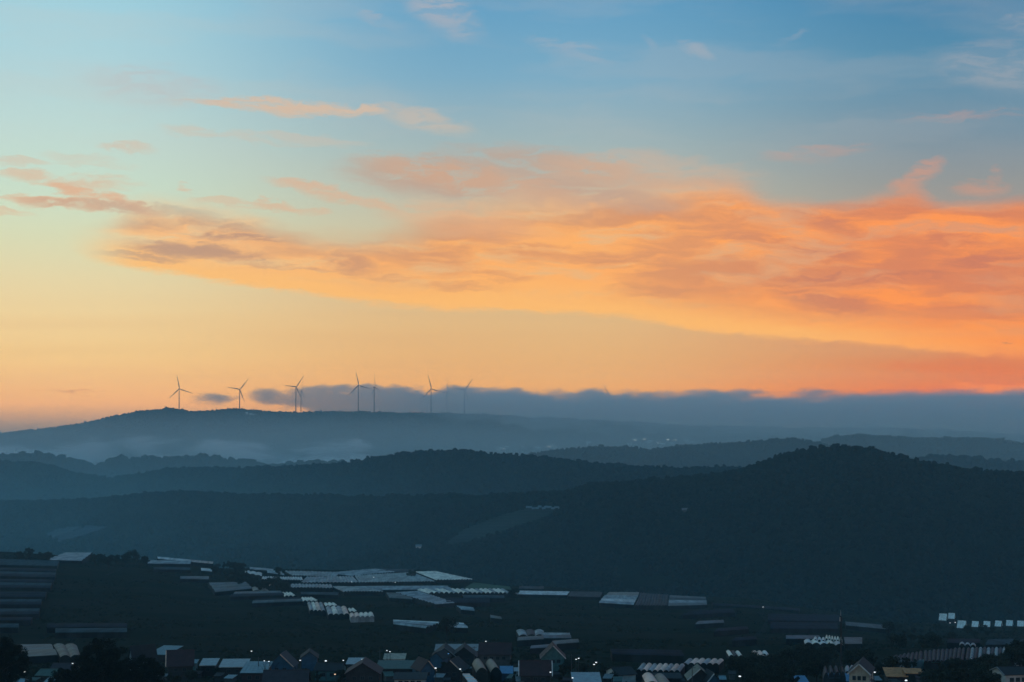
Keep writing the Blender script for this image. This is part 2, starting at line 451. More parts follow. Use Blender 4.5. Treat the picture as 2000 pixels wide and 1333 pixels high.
def forest(name, pts, sizes, label, src=None):
    me = bpy.data.meshes.new(name)
    n = len(pts)
    me.vertices.add(n); me.vertices.foreach_set('co', np.asarray(pts, np.float32).ravel())
    a = me.attributes.new('size', 'FLOAT', 'POINT'); a.data.foreach_set('value', np.asarray(sizes, np.float32))
    o = bpy.data.objects.new(name, me); col.objects.link(o)
    ng = bpy.data.node_groups.new(name, 'GeometryNodeTree')
    ng.interface.new_socket('Geometry', in_out='INPUT', socket_type='NodeSocketGeometry')
    ng.interface.new_socket('Geometry', in_out='OUTPUT', socket_type='NodeSocketGeometry')
    g = N(ng)
    gi, go = g.new('NodeGroupInput'), g.new('NodeGroupOutput')
    ci = g.new('GeometryNodeCollectionInfo'); ci.inputs['Collection'].default_value = src or src_col
    ci.inputs['Separate Children'].default_value = True; ci.inputs['Reset Children'].default_value = True
    ip = g.new('GeometryNodeInstanceOnPoints')
    g.link(gi.outputs[0], ip.inputs['Points']); g.link(ci.outputs[0], ip.inputs['Instance'])
    ip.inputs['Pick Instance'].default_value = True
    rv = g.new('FunctionNodeRandomValue', data_type='FLOAT_VECTOR')
    rv.inputs[0].default_value = (-0.12, -0.12, 0); rv.inputs[1].default_value = (0.12, 0.12, 6.283)
    g.link(rv.outputs[0], ip.inputs['Rotation'])
    na = g.new('GeometryNodeInputNamedAttribute', data_type='FLOAT'); na.inputs[0].default_value = 'size'
    rs = g.new('FunctionNodeRandomValue', data_type='FLOAT_VECTOR')
    rs.inputs[0].default_value = (0.8, 0.8, 0.75); rs.inputs[1].default_value = (1.15, 1.15, 1.3); rs.inputs['Seed'].default_value = 5
    vm = g.new('ShaderNodeVectorMath', operation='SCALE')
    g.link(rs.outputs[0], vm.inputs[0]); g.link(na.outputs[0], vm.inputs['Scale'])
    g.link(vm.outputs[0], ip.inputs['Scale'])
    g.link(ip.outputs[0], go.inputs[0])
    md = o.modifiers.new('scatter', 'NODES'); md.node_group = ng
    tag(o, label, 'forest', kind='stuff')
    return o

# ------------------------------------------------------------------ hills
VALLEY = -300.0
def hill(rows, depths, width, label, spacing, size, floor=VALLEY, spur=28.0, back=0.8, seedoff=0.0, rough_crest=1.5, slab=0.0, dens_rows=1.0, flabel=None, umin=-650, umax=2650, holes=()):
    rows = np.array(rows, float); depths = np.array(depths, float)
    def crest(px):
        Yc = np.interp(px, depths[:, 0], depths[:, 1])
        yr = np.interp(px, rows[:, 0], rows[:, 1])
        yr = yr + fbm(px / 28.0 + seedoff, px * 0 + 2.0, 3) * rough_crest
        return Yc, ratio_np(yr) * Yc
    def surf(px, s):
        Yc, zc = crest(px)
        Y = Yc - s * width
        X = (px - 1000.0) / FPX * Y
        a = np.clip(np.abs(s) / np.where(s < 0, back, 1.0), 0, 1)
        prof = np.where(a < 1, 0.5 + 0.5 * np.cos(np.pi * a ** 0.9), 0)
        prof = 0.55 * prof + 0.45 * (1 - a) ** 1.25
        ridge = np.abs(fbm(X / 330.0 + seedoff, Y / 520.0 + seedoff, 4))
        z = floor + (zc - floor) * prof - ridge * spur * 3.2 * np.sin(np.pi * np.clip(a, 0, 1)) ** 0.8
        return X, Y, z
    pxs = np.arange(umin, umax + 1, 5.0)
    ss = np.concatenate([np.linspace(-back, -0.05, 10), np.linspace(0, 1, 46)])
    PX, S = np.meshgrid(pxs, ss)
    X, Y, Z = surf(PX, S)
    o = grid_obj('hill', X, Y, Z, M['forest_floor'])
    tag(o, label, kind='structure')
    # trees on the visible side
    wX = (umax - umin) / FPX * depths[:, 1].mean()
    n = int(wX * width * 0.9 / spacing ** 2)
    p = rng.uniform(umin, umax, n); s = rng.random(n) ** 1.1 * 1.0 - 0.05
    X, Y, Z = surf(p, s)
    keep = (fbm(X / 90.0 + seedoff + 9, Y / 90.0, 2) > -0.42)
    vv = (Z / Y - 0) ; rows_t = 666.5 - FPX * (vv * CP - SP) / (CP + vv * SP)
    for hp in holes:
        inside = np.zeros(len(p), bool); k = len(hp)
        for i in range(k):
            (xa, ya), (xb, yb) = hp[i], hp[(i + 1) % k]
            if ya == yb: continue
            cond = ((ya > rows_t) != (yb > rows_t)) & (p < (xb - xa) * (rows_t - ya) / (yb - ya) + xa)
            inside ^= cond
        keep &= ~inside
    # extra rank along the crest line
    m = int(wX / (spacing * 0.75))
    p2 = np.linspace(umin, umax, m) + rng.normal(0, 2, m); s2 = rng.uniform(-0.03, 0.03, m)
    X2, Y2, Z2 = surf(p2, s2)
    X = np.concatenate([X[keep], X2]); Y = np.concatenate([Y[keep], Y2]); Z = np.concatenate([Z[keep], Z2])
    sz = size * rng.uniform(0.6, 1.25, len(X)) * (1 + 0.5 * np.clip(fbm(X / 60.0, Y / 60.0 + seedoff, 2), -0.5, 1))
    forest('forest', np.stack([X, Y, Z + sz * 0.15], -1), sz, flabel or ('forest covering the ' + label))
    return surf
def ratio_np(py):
    v = (666.5 - py) / FPX
    return (v * CP + SP) / (CP - v * SP)

FIELD_TEA = [(868, 1068), (905, 1036), (985, 1006), (1040, 992), (1092, 992), (1070, 1010), (1010, 1030), (960, 1048), (905, 1062)]
FIELD_MIST = [(92, 1046), (118, 1034), (178, 1028), (215, 1032), (170, 1046), (120, 1062)]
FIELDS = (FIELD_TEA, FIELD_MIST)
H = {}
H['r1'] = hill([(-650, 985), (0, 981), (105, 978), (255, 971), (360, 960), (450, 968), (600, 970), (800, 970), (1000, 966), (1100, 961), (1150, 948), (1300, 936), (1400, 928), (1446, 919), (1505, 898), (1530, 887), (1560, 882), (1600, 876), (1640, 871), (1700, 876), (1760, 892), (1810, 904), (1880, 917), (1950, 924), (2050, 932), (2650, 960)],
     [(-650, 4000), (0, 3950), (700, 3500), (1000, 3250), (1500, 2950), (1700, 2850), (2650, 2850)], 1000, 'nearest dark wooded hill rising to a rounded peak at the right', 8.2, 3.7, seedoff=1.0, spur=26, holes=FIELDS)
H['r2'] = hill([(-650, 905), (0, 903), (60, 905), (100, 909), (120, 918), (195, 933), (225, 934), (270, 927), (300, 921), (360, 915), (480, 915), (600, 912), (655, 907), (685, 903), (730, 895), (775, 888), (820, 882), (922, 882), (970, 888), (1030, 892), (1090, 898), (1150, 905), (1235, 911), (1316, 915), (1415, 913), (1460, 918), (1600, 925), (2650, 935)],
     [(-650, 5100), (0, 5050), (500, 4600), (900, 4300), (2650, 4200)], 750, 'middle wooded ridge with a long low dome left of centre', 10, 4.5, seedoff=5.0, spur=22)
H['r3'] = hill([(-650, 900), (0, 894), (45, 889), (90, 891), (135, 906), (192, 912), (240, 900), (300, 901), (390, 896), (435, 900), (480, 909), (540, 913), (580, 909), (640, 906), (700, 915), (900, 925), (1400, 930), (1700, 915), (1811, 899), (1870, 897), (1940, 904), (2000, 912), (2650, 930)],
     [(-650, 6000), (900, 5600), (1500, 5200), (2650, 5200)], 600, 'bluish treed ridge behind the middle ridge', 15, 10.5, seedoff=9.0, spur=16, rough_crest=5.0)
H['r4'] = hill([(-650, 930), (700, 930), (1000, 898), (1024, 891), (1075, 882), (1150, 874), (1221, 873), (1271, 880), (1325, 871), (1482, 862), (1550, 858), (1595, 864), (1617, 871), (1700, 890), (2000, 905), (2650, 930)],
     [(-650, 5900), (2650, 5900)], 600, 'smooth blue hill behind and left of the right hand peak', 12.5, 4.6, seedoff=13.0, spur=18, rough_crest=1.5)
H['r5'] = hill([(-650, 935), (1300, 925), (1560, 880), (1604, 862), (1631, 852), (1685, 850), (1820, 857), (1923, 855), (2000, 866), (2650, 900)],
     [(-650, 6500), (2650, 6500)], 650, 'pale blue flat topped hill at the far right', 13, 4.4, seedoff=17.0, spur=18, rough_crest=1.2)
H['far'] = hill([(-650, 870), (0, 848), (60, 841), (144, 831), (180, 824), (210, 816), (270, 804), (324, 799), (360, 800), (378, 805), (405, 804), (429, 801), (465, 799), (510, 802), (570, 806), (655, 804), (790, 806), (910, 809), (970, 812), (1150, 821), (1325, 831), (1505, 836), (1775, 838), (2000, 850), (2650, 860)],
     [(-650, 8400), (2650, 8400)], 1500, 'far hazy ridge that carries the wind turbines', 15, 4.6, seedoff=21.0, spur=30, rough_crest=2.0)

# ------------------------------------------------------------------ materials of built things
M['film_white'] = mat('white_film', (0.50, 0.56, 0.55), 0.55, streak=True, vary=0.45, scale=0.09, spec=0.4)
M['film_grey'] = mat('grey_film', (0.25, 0.33, 0.35), 0.6, streak=True, vary=0.55, scale=0.09, spec=0.12)
M['film_mauve'] = mat('mauve_grey_film', (0.29, 0.33, 0.35), 0.6, streak=True, vary=0.50, scale=0.09, spec=0.12)
M['film_blue'] = mat('blue_film', (0.04, 0.10, 0.13), 0.55, streak=True, vary=0.60, scale=0.09, spec=0.1)
M['film_teal'] = mat('teal_film', (0.045, 0.10, 0.11), 0.55, streak=True, vary=0.60, scale=0.09, spec=0.1)
M['film_dark'] = mat('dark_net', (0.010, 0.018, 0.032), 0.8, streak=True, vary=0.50, scale=0.09, spec=0.03)
M['film_slate'] = mat('slate_film', (0.040, 0.054, 0.066), 0.7, streak=True, vary=0.60, scale=0.09, spec=0.08)
M['film_cream'] = mat('cream_film', (0.84, 0.75, 0.62), 0.6, streak=True, vary=0.40, scale=0.09, spec=0.3)  # cream and pink film tints, raised to carry part of the warm sunlight too
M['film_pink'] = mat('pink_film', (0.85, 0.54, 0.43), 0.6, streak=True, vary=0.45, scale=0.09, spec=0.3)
M['film_tan'] = mat('tan_film', (0.17, 0.16, 0.13), 0.6, streak=True, vary=0.45, scale=0.09, spec=0.3)
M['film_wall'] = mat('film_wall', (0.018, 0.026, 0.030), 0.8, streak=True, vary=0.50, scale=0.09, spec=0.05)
M['film_dim'] = mat('dim_net', (0.034, 0.072, 0.088), 0.8, streak=True, vary=0.5, scale=0.09, spec=0.03)
M['turbine'] = mat('backlit_tower', (0.12, 0.13, 0.15), 0.5)  # white turbines darkened in colour to stand as backlit silhouettes
M['metal'] = mat('grey_steel', (0.035, 0.038, 0.042), 0.6)
M['bulb'] = mat('lit_lamp', (0.8, 0.8, 0.8), 0.5, emit=(0.9, 0.97, 1.0, 1.05))
M['bulb_warm'] = mat('warm_lit_lamp', (0.8, 0.7, 0.5), 0.5, emit=(1.0, 0.62, 0.34, 1.2))
M['bulb_blue'] = mat('blue_lit_lamp', (0.3, 0.5, 0.8), 0.5, emit=(0.06, 0.25, 0.5, 0.6))
M['glass'] = mat('dark_glass', (0.02, 0.028, 0.035), 0.15, spec=0.6)
M['bark'] = mat('dark_bark', (0.030, 0.026, 0.022), 0.9, vary=0.4, scale=1.5)
M['leaf'] = mat('dark_leaves', (0.030, 0.046, 0.032), 0.8, objvary=0.4, vary=0.5, scale=0.5)
for nm, c, r in (('wall_white', (0.46, 0.48, 0.47), .8), ('wall_cream', (0.42, 0.36, 0.28), .85), ('wall_blue', (0.022, 0.085, 0.15), .7), ('wall_dark', (0.028, 0.030, 0.034), .9),
                 ('wall_teal', (0.05, 0.14, 0.15), .8), ('wall_grey', (0.07, 0.075, 0.08), .85), ('roof_red', (0.034, 0.015, 0.018), .75), ('roof_plum', (0.026, 0.021, 0.028), .7),
                 ('roof_dark', (0.014, 0.017, 0.021), .8), ('roof_teal', (0.05, 0.16, 0.20), .4), ('roof_sky', (0.13, 0.23, 0.27), .4), ('roof_blue', (0.03, 0.19, 0.36), .5),
                 ('roof_green', (0.035, 0.085, 0.070), .6), ('roof_grey', (0.14, 0.17, 0.18), .5), ('roof_white', (0.74, 0.86, 0.84), .5), ('trim_lit', (0.62, 0.42, 0.30), .6),  # warm trim: low orange light on single roof edges, put into the colour
                 ('trim_white', (0.55, 0.56, 0.54), .6), ('orange', (0.55, 0.22, 0.085), .8), ('mint', (0.10, 0.50, 0.33), .6), ('aqua', (0.12, 0.45, 0.46), .6), ('door_blue', (0.06, 0.16, 0.22), .6)):
    M[nm] = mat(nm, c, r, vary=0.35, scale=0.6, spec=0.35, bump=0.1)

def hit2(px, py, h=0.0):
    """point h metres above the ground on the line of sight through (px, py)"""
    Ys = np.arange(420.0, 2420.0, 2.0)
    r = ratio(py); v = (666.5 - py) / FPX
    Xs = (px - 1000.0) / FPX / (CP - v * SP) * Ys
    d = r * Ys - ground(Xs, Ys) - h
    k = np.where(d <= 0)[0]
    Y = Ys[k[0]] if len(k) else 2000.0
    return pt(px, py, Y)

# ------------------------------------------------------------------ greenhouses
def greenhouse(label, quad, n, run, mats, eave=3.0, arch=0.9,cat='greenhouse', name='greenhouse', group=None, wall='film_wall', seg=6, flat=False):
    """quad: roof corners (front-left, front-right, back-right, back-left) at eave height; run 'v' = bays run away from the camera, 'h' = across"""
    A, B, C, D = [hit2(x, y, eave) for x, y in quad]
    o = (A + B + C + D) / 4; base = Vector((o.x, o.y, gz(o.x, o.y)))
    root = bpy.data.objects.new(name, None); col.objects.link(root); root.location = base
    tag(root, label, cat, group)
    if run == 'h': A, B, C, D = D, A, B, C
    P = lambda u, v: (A * (1 - u) + B * u) * (1 - v) + (D * (1 - u) + C * u) * v - base
    r = random.Random(label)
    for k in range(n):
        u0, u1 = k / n, (k + 1) / n
        verts = []; faces = []
        ends = (0.0, 0.5, 1.0)
        lift = r.uniform(-0.12, 0.12)
        for v in ends:
            for j in range(seg + 1):
                t = j / seg
                p = P(u0 + (u1 - u0) * t, v)
                hgt = (math.sin(math.pi * t) ** 0.8) * arch if not flat else (0.25 if 0 < j < seg else 0)
                verts.append(p + Vector((0, 0, hgt + lift + 0.02)))
        w_ = seg + 1
        for e in range(len(ends) - 1):
            for j in range(seg):
                a = e * w_ + j
                faces.append((a, a + 1, a + 1 + w_, a + w_))
        faces.append(tuple(range(seg, -1, -1)))
        faces.append(tuple((len(ends) - 1) * w_ + j for j in range(w_)))
        m = mats[k % len(mats)] if isinstance(mats, (list, tuple)) else mats
        rb_ = mesh_obj('roof_bay', verts, faces, M[m], root)
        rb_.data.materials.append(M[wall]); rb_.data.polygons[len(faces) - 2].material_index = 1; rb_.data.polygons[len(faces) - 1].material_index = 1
    # film walls down to the ground
    cs = [P(0, 0), P(1, 0), P(1, 1), P(0, 1)]
    for i in range(4):
        a, b = cs[i], cs[(i + 1) % 4]
        lo = []
        for q in (a, b):
            wq = q + base
            lo.append(Vector((q.x, q.y, min(gz(wq.x, wq.y) - 1.0 - base.z, q.z - 1.0))))
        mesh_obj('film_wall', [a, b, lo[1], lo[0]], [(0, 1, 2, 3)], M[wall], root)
    return root

GH = [
 ('thin dim net strip between the first and second tunnels at the left edge', [(-90, 1113), (109, 1117), (110, 1112), (-90, 1108)], 1, 'h', 'film_dark', {}),
 ('thin dim net strip between the second and third tunnels at the left edge', [(-90, 1135), (104, 1138), (105, 1133), (-90, 1130)], 1, 'h', 'film_dark', {}),
 ('dim net strip in the wide gap between the third and fourth left edge tunnels', [(-90, 1166), (88, 1166), (92, 1157), (-90, 1157)], 2, 'h', 'film_dark', {}),
 ('dim net strip under the fifth tunnel at the left edge', [(-90, 1212), (60, 1212), (64, 1207), (-90, 1207)], 1, 'h', 'film_dark', {}),
 ('faint blue greenhouse at the right edge above the great slate greenhouse', [(1925, 1260), (2030, 1259), (2030, 1250), (1930, 1251)], 3, 'h', 'film_dim', {}),
 ('faint dark greenhouse left of the one at the right edge', [(1850, 1256), (1915, 1257), (1915, 1250), (1852, 1249)], 2, 'h', 'film_dark', {}),
 ('grey strip joining the pale sloping block and the cream block', [(740, 1117), (812, 1118), (806, 1113), (745, 1112)], 2, 'h', 'film_slate', {}),
 ('slim blue grey roof below the mauve scalloped greenhouses', [(588, 1161), (660, 1163), (662, 1158), (586, 1157)], 1, 'h', 'film_dim', {}),
 ('slim teal roof below the zigzag roofs, left of the dark teal box', [(905, 1168), (985, 1169), (985, 1164), (900, 1163)], 1, 'h', 'film_dim', {}),
 ('faint teal strip right of the crest shed roofs', [(300, 1112), (372, 1114), (372, 1109), (300, 1108)], 1, 'h', 'film_dim', {}),
 ('pale grey greenhouse on the crest at the far left, skewed like a tilted tray', [(92, 1094), (160, 1096), (181, 1080), (130, 1080)], 4, 'h', 'film_mauve', {}),
 ('topmost of the long dark tunnels stacked down the left edge', [(-90, 1102), (112, 1106), (116, 1096), (-90, 1089)], 2, 'h', ['film_dim', 'film_dim'], {}),
 ('second long dark tunnel from the top at the left edge', [(-90, 1124), (107, 1128), (110, 1119), (-90, 1114)], 2, 'h', ['film_dim', 'film_dark'], {}),
 ('third long dark tunnel from the top at the left edge', [(-90, 1147), (98, 1149), (102, 1140), (-90, 1137)], 2, 'h', ['film_dim', 'film_dark'], {}),
 ('fourth tunnel from the top at the left edge, teal topped', [(-90, 1181), (80, 1181), (82, 1172), (-90, 1172)], 2, 'h', ['film_dim', 'film_dark'], {}),
 ('fifth tunnel from the top at the left edge, broad and blue grey', [(-90, 1202), (76, 1200), (78, 1190), (-90, 1191)], 2, 'h', ['film_dim', 'film_dark'], {}),
 ('lowest and shortest tunnel of the stack at the left edge', [(-90, 1227), (36, 1226), (37, 1219), (-90, 1219)], 1, 'h', 'film_dim', {}),
 ('upper of two dark blue net tunnels on the dark slope, left of centre', [(92, 1226), (248, 1225), (248, 1218), (92, 1219)], 1, 'h', 'film_dark', {}),
 ('lower of two dark blue net tunnels, with a pale ridge line', [(108, 1236), (248, 1235), (248, 1227), (108, 1228)], 1, 'h', 'film_dim', {}),
 ('blue ribbed greenhouse left of the big foreground tree', [(44, 1284), (112, 1280), (98, 1259), (33, 1260)], 2, 'h', ['film_blue', 'film_teal'], {}),
 ('teal box greenhouse touching the big foreground tree', [(118, 1284), (158, 1284), (150, 1261), (104, 1260)], 2, 'v', 'film_teal', {}),
 ('thin white roof strip on the skyline left of the tree clump', [(308, 1092), (416, 1102), (417, 1098), (306, 1088)], 1, 'h', 'film_white', {}),
 ('grey blue shed roof just below the white skyline strip', [(288, 1101), (372, 1102), (374, 1096), (296, 1095)], 2, 'h', 'film_grey', {}),
 ('small white roof against the left of the tree clump', [(393, 1115), (414, 1117), (413, 1112), (392, 1110)], 1, 'h', 'film_white', {}),
 ('faint blue roof below the small white roof', [(352, 1131), (408, 1132), (408, 1126), (352, 1126)], 1, 'h', 'film_blue', {}),
 ('short white arched greenhouse at the right of the tree clump', [(478, 1120), (511, 1126), (512, 1120), (479, 1115)], 3, 'v', 'film_white', {}),
 ('thin pale roof above the short white arched greenhouse', [(488, 1112), (534, 1116), (534, 1112), (487, 1108)], 1, 'h', 'film_mauve', {}),
 ('small grey roof between the thin pale roof and the scalloped block', [(522, 1119), (556, 1124), (548, 1117), (521, 1114)], 2, 'h', 'film_grey', {}),
 ('narrow greenhouse with a finely scalloped white front edge', [(511, 1133), (592, 1135), (590, 1129), (512, 1128)], 16, 'v', 'film_white', dict(arch=1.1)),
 ('grey scalloped block at the left end of the big greenhouse complex', [(572, 1125), (655, 1128), (664, 1119), (556, 1116)], 15, 'v', 'film_grey', {}),
 ('pale sloping block at the back of the big greenhouse complex', [(690, 1126), (774, 1118), (735, 1112), (642, 1120)], 15, 'v', 'film_mauve', {}),
 ('low grey block left of centre in the big greenhouse complex', [(586, 1139), (702, 1139), (690, 1127), (598, 1128)], 16, 'v', ['film_grey', 'film_mauve'], {}),
 ('broad blue grey block at the centre of the big greenhouse complex', [(702, 1139), (852, 1137), (806, 1119), (692, 1125)], 26, 'v', 'film_grey', {}),
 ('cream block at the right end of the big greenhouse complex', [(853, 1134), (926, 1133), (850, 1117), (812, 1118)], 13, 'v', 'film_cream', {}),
 ('long low grey roof in front of the dark gap', [(700, 1153), (882, 1152), (872, 1145), (690, 1146)], 2, 'h', 'film_grey', {}),
 ('mauve scalloped greenhouse at the left of the middle row', [(566, 1149), (650, 1150), (648, 1143), (562, 1142)], 13, 'v', 'film_mauve', dict(arch=1.0)),
 ('mauve scalloped greenhouse second in the middle row', [(672, 1157), (752, 1157), (700, 1148), (650, 1147)], 14, 'v', 'film_mauve', dict(arch=1.0)),
 ('small teal greenhouse below the end of the middle row', [(760, 1168), (806, 1171), (792, 1161), (754, 1159)], 4, 'h', 'film_teal', {}),
 ('teal ribbed greenhouse running diagonally down to the right', [(850, 1181), (888, 1178), (815, 1155), (770, 1158)], 14, 'h', 'film_grey', dict(arch=0.7)),
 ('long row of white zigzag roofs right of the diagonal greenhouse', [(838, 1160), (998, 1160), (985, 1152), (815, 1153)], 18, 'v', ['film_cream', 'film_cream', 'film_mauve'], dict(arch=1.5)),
 ('small grey greenhouse at the lower tip of the diagonal greenhouse', [(900, 1191), (927, 1194), (924, 1188), (890, 1184)], 3, 'h', 'film_grey', {}),
 ('dark teal box greenhouse below the zigzag roofs', [(872, 1178), (957, 1178), (957, 1170), (870, 1169)], 4, 'h', 'film_dark', {}),
 ('teal barrel greenhouse at the upper left of the stepped row', [(420, 1157), (492, 1150), (480, 1138), (406, 1139)], 3, 'h', ['film_blue', 'film_teal', 'film_blue'], dict(arch=1.2)),
 ('small tan roof tucked behind the long blue tunnel', [(494, 1155), (527, 1157), (520, 1149), (492, 1148)], 2, 'v', 'film_tan', {}),
 ('long blue tunnel in the middle of the stepped row', [(448, 1166), (556, 1163), (546, 1155), (462, 1157)], 2, 'h', ['film_blue', 'film_dark'], dict(arch=1.1)),
 ('long teal tunnel at the lower end of the stepped row', [(492, 1179), (592, 1175), (582, 1168), (500, 1171)], 2, 'h', ['film_dark', 'film_teal'], dict(arch=1.1)),
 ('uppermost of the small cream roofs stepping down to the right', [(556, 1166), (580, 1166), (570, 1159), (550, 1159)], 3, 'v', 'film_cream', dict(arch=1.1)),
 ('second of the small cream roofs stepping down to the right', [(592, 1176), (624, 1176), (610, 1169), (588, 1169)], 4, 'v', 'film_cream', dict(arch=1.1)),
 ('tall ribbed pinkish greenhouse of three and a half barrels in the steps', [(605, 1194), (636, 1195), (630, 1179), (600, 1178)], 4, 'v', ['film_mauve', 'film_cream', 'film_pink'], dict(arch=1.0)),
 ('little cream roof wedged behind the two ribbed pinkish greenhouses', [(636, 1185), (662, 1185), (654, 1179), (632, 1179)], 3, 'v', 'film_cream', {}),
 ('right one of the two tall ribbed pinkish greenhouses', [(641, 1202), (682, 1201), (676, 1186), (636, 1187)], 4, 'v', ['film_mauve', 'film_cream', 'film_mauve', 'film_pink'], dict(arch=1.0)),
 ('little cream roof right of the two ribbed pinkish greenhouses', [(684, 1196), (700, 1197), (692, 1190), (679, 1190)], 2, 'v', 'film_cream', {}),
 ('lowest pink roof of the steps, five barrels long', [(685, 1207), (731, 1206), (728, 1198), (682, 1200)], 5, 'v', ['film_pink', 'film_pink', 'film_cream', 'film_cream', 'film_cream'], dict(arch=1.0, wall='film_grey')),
 ('long torn white greenhouse alone on the dark slope', [(768, 1220), (832, 1228), (862, 1217), (768, 1213)], 5, 'h', ['film_white', 'film_grey', 'film_mauve', 'film_blue', 'film_grey'], {}),
 ('curved pale greenhouse right of the round tree on the slope', [(880, 1226), (914, 1227), (904, 1219), (868, 1215)], 3, 'h', ['film_white', 'film_grey'], {}),
 ('tiny teal roof alone right of the curved pale greenhouse', [(958, 1207), (980, 1210), (978, 1206), (957, 1202)], 1, 'h', 'film_teal', {}),
 ('green grey ragged greenhouse at the top of the centre cluster', [(1014, 1243), (1062, 1243), (1062, 1233), (1008, 1232)], 3, 'v', ['film_grey', 'film_slate'], {}),
 ('bright blue ribbed greenhouse in the centre cluster', [(1060, 1247), (1116, 1247), (1112, 1238), (1052, 1237)], 2, 'h', ['film_grey', 'film_blue'], dict(arch=1.0)),
 ('slim teal tunnel below the ragged greenhouse', [(1010, 1252), (1062, 1249), (1060, 1243), (1014, 1246)], 1, 'h', 'film_teal', {}),
 ('teal tunnel at the right of the centre cluster', [(1078, 1259), (1131, 1255), (1128, 1249), (1080, 1253)], 1, 'h', 'film_teal', {}),
 ('faint teal tunnel at the bottom of the centre cluster', [(1035, 1267), (1088, 1264), (1086, 1259), (1040, 1263)], 1, 'h', 'film_blue', {}),
 ('long white greenhouse roof right of the small round tree', [(1003, 1161), (1108, 1163), (1114, 1156), (1000, 1154)], 2, 'h', 'film_white', {}),
 ('dull grey roof joining the long white greenhouse', [(1110, 1165), (1172, 1167), (1178, 1157), (1116, 1156)], 2, 'h', 'film_slate', {}),
 ('small dark grey shed on the edge behind the long white greenhouse', [(1014, 1150), (1062, 1151), (1062, 1146), (1014, 1145)], 1, 'h', 'film_slate', {}),
 ('blue white ribbed greenhouse at the left of the right hand row', [(1170, 1178), (1238, 1182), (1247, 1164), (1182, 1163)], 4, 'h', ['film_grey', 'film_grey', 'film_white', 'film_grey'], dict(arch=1.0)),
 ('brown roof above the blue white ribbed greenhouse', [(1184, 1163), (1247, 1164), (1249, 1157), (1192, 1157)], 1, 'h', 'film_tan', {}),
 ('slate grey greenhouse in the middle of the right hand row', [(1240, 1184), (1303, 1184), (1306, 1163), (1250, 1159)], 11, 'v', 'film_slate', {}),
 ('teal grey greenhouse with a rounded end at the right of the row', [(1305, 1184), (1381, 1182), (1378, 1167), (1308, 1163)], 4, 'h', ['film_teal', 'film_slate', 'film_grey', 'film_teal'], dict(arch=1.1)),
 ('uppermost dark blue tunnel on the slope right of centre', [(1332, 1202), (1436, 1197), (1430, 1190), (1350, 1195)], 2, 'h', 'film_dark', {}),
 ('brightest of the dark blue tunnels on the slope right of centre', [(1358, 1220), (1414, 1217), (1412, 1212), (1368, 1214)], 1, 'h', 'film_blue', {}),
 ('third dark blue tunnel down the slope right of centre', [(1395, 1234), (1462, 1229), (1458, 1224), (1405, 1228)], 1, 'h', 'film_dark', {}),
 ('lowest dark blue tunnel on the slope right of centre', [(1430, 1252), (1478, 1249), (1474, 1244), (1440, 1246)], 1, 'h', 'film_dark', {}),
 ('faint navy net roof above the red topped houses', [(1196, 1278), (1336, 1282), (1330, 1272), (1192, 1270)], 2, 'h', 'film_dark', {}),
 ('highest of the three navy net fields left of the mast', [(1500, 1212), (1640, 1214), (1640, 1202), (1500, 1200)], 3, 'h', 'film_dark', dict(arch=1.0)),
 ('middle one of the three navy net fields left of the mast', [(1505, 1228), (1636, 1229), (1636, 1218), (1505, 1217)], 3, 'h', 'film_dark', dict(arch=1.0)),
 ('lowest of the three navy net fields left of the mast', [(1535, 1248), (1600, 1248), (1600, 1243), (1535, 1243)], 1, 'h', 'film_blue', dict(arch=1.0)),
 ('slim teal greenhouse right of the mast', [(1652, 1222), (1736, 1230), (1738, 1224), (1650, 1217)], 1, 'h', 'film_teal', dict(arch=1.8)),
 ('long faint green roof line left of the navy net fields', [(1392, 1182), (1560, 1193), (1562, 1189), (1390, 1178)], 1, 'h', 'film_dark', {}),
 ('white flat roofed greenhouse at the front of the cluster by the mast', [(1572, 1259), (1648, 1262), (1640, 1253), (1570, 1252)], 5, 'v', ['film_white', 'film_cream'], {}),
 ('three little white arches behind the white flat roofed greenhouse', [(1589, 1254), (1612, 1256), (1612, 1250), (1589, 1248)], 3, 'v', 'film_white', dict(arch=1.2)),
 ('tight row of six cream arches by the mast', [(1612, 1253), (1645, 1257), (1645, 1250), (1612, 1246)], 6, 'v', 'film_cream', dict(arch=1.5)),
 ('teal grey roof right of the row of six cream arches', [(1650, 1258), (1684, 1258), (1684, 1247), (1648, 1247)], 3, 'h', 'film_teal', {}),
 ('left section of the great ribbed slate greenhouse at the right', [(1724, 1296), (1802, 1293), (1802, 1275), (1738, 1285)], 8, 'v', 'film_slate', dict(arch=0.8, wall='film_grey')),
 ('middle section of the great ribbed slate greenhouse at the right', [(1804, 1295), (1882, 1293), (1886, 1268), (1804, 1274)], 10, 'v', 'film_slate', dict(arch=0.8)),
 ('right section of the great ribbed slate greenhouse at the right', [(1884, 1293), (1992, 1280), (1997, 1267), (1888, 1268)], 14, 'v', ['film_slate', 'film_grey'], dict(arch=0.8)),
 ('three small grey arches behind the great slate greenhouse', [(1874, 1262), (1906, 1264), (1906, 1260), (1874, 1258)], 3, 'v', 'film_grey', dict(arch=1.0)),
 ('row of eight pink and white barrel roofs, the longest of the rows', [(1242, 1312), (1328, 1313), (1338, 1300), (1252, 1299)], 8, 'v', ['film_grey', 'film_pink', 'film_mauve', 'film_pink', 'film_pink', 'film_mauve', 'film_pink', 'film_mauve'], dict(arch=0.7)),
 ('row of six pinkish barrel roofs, middle one of the three rows', [(1332, 1299), (1404, 1299), (1414, 1290), (1342, 1289)], 6, 'v', ['film_mauve', 'film_pink', 'film_pink', 'film_mauve', 'film_pink', 'film_pink'], dict(arch=0.7)),
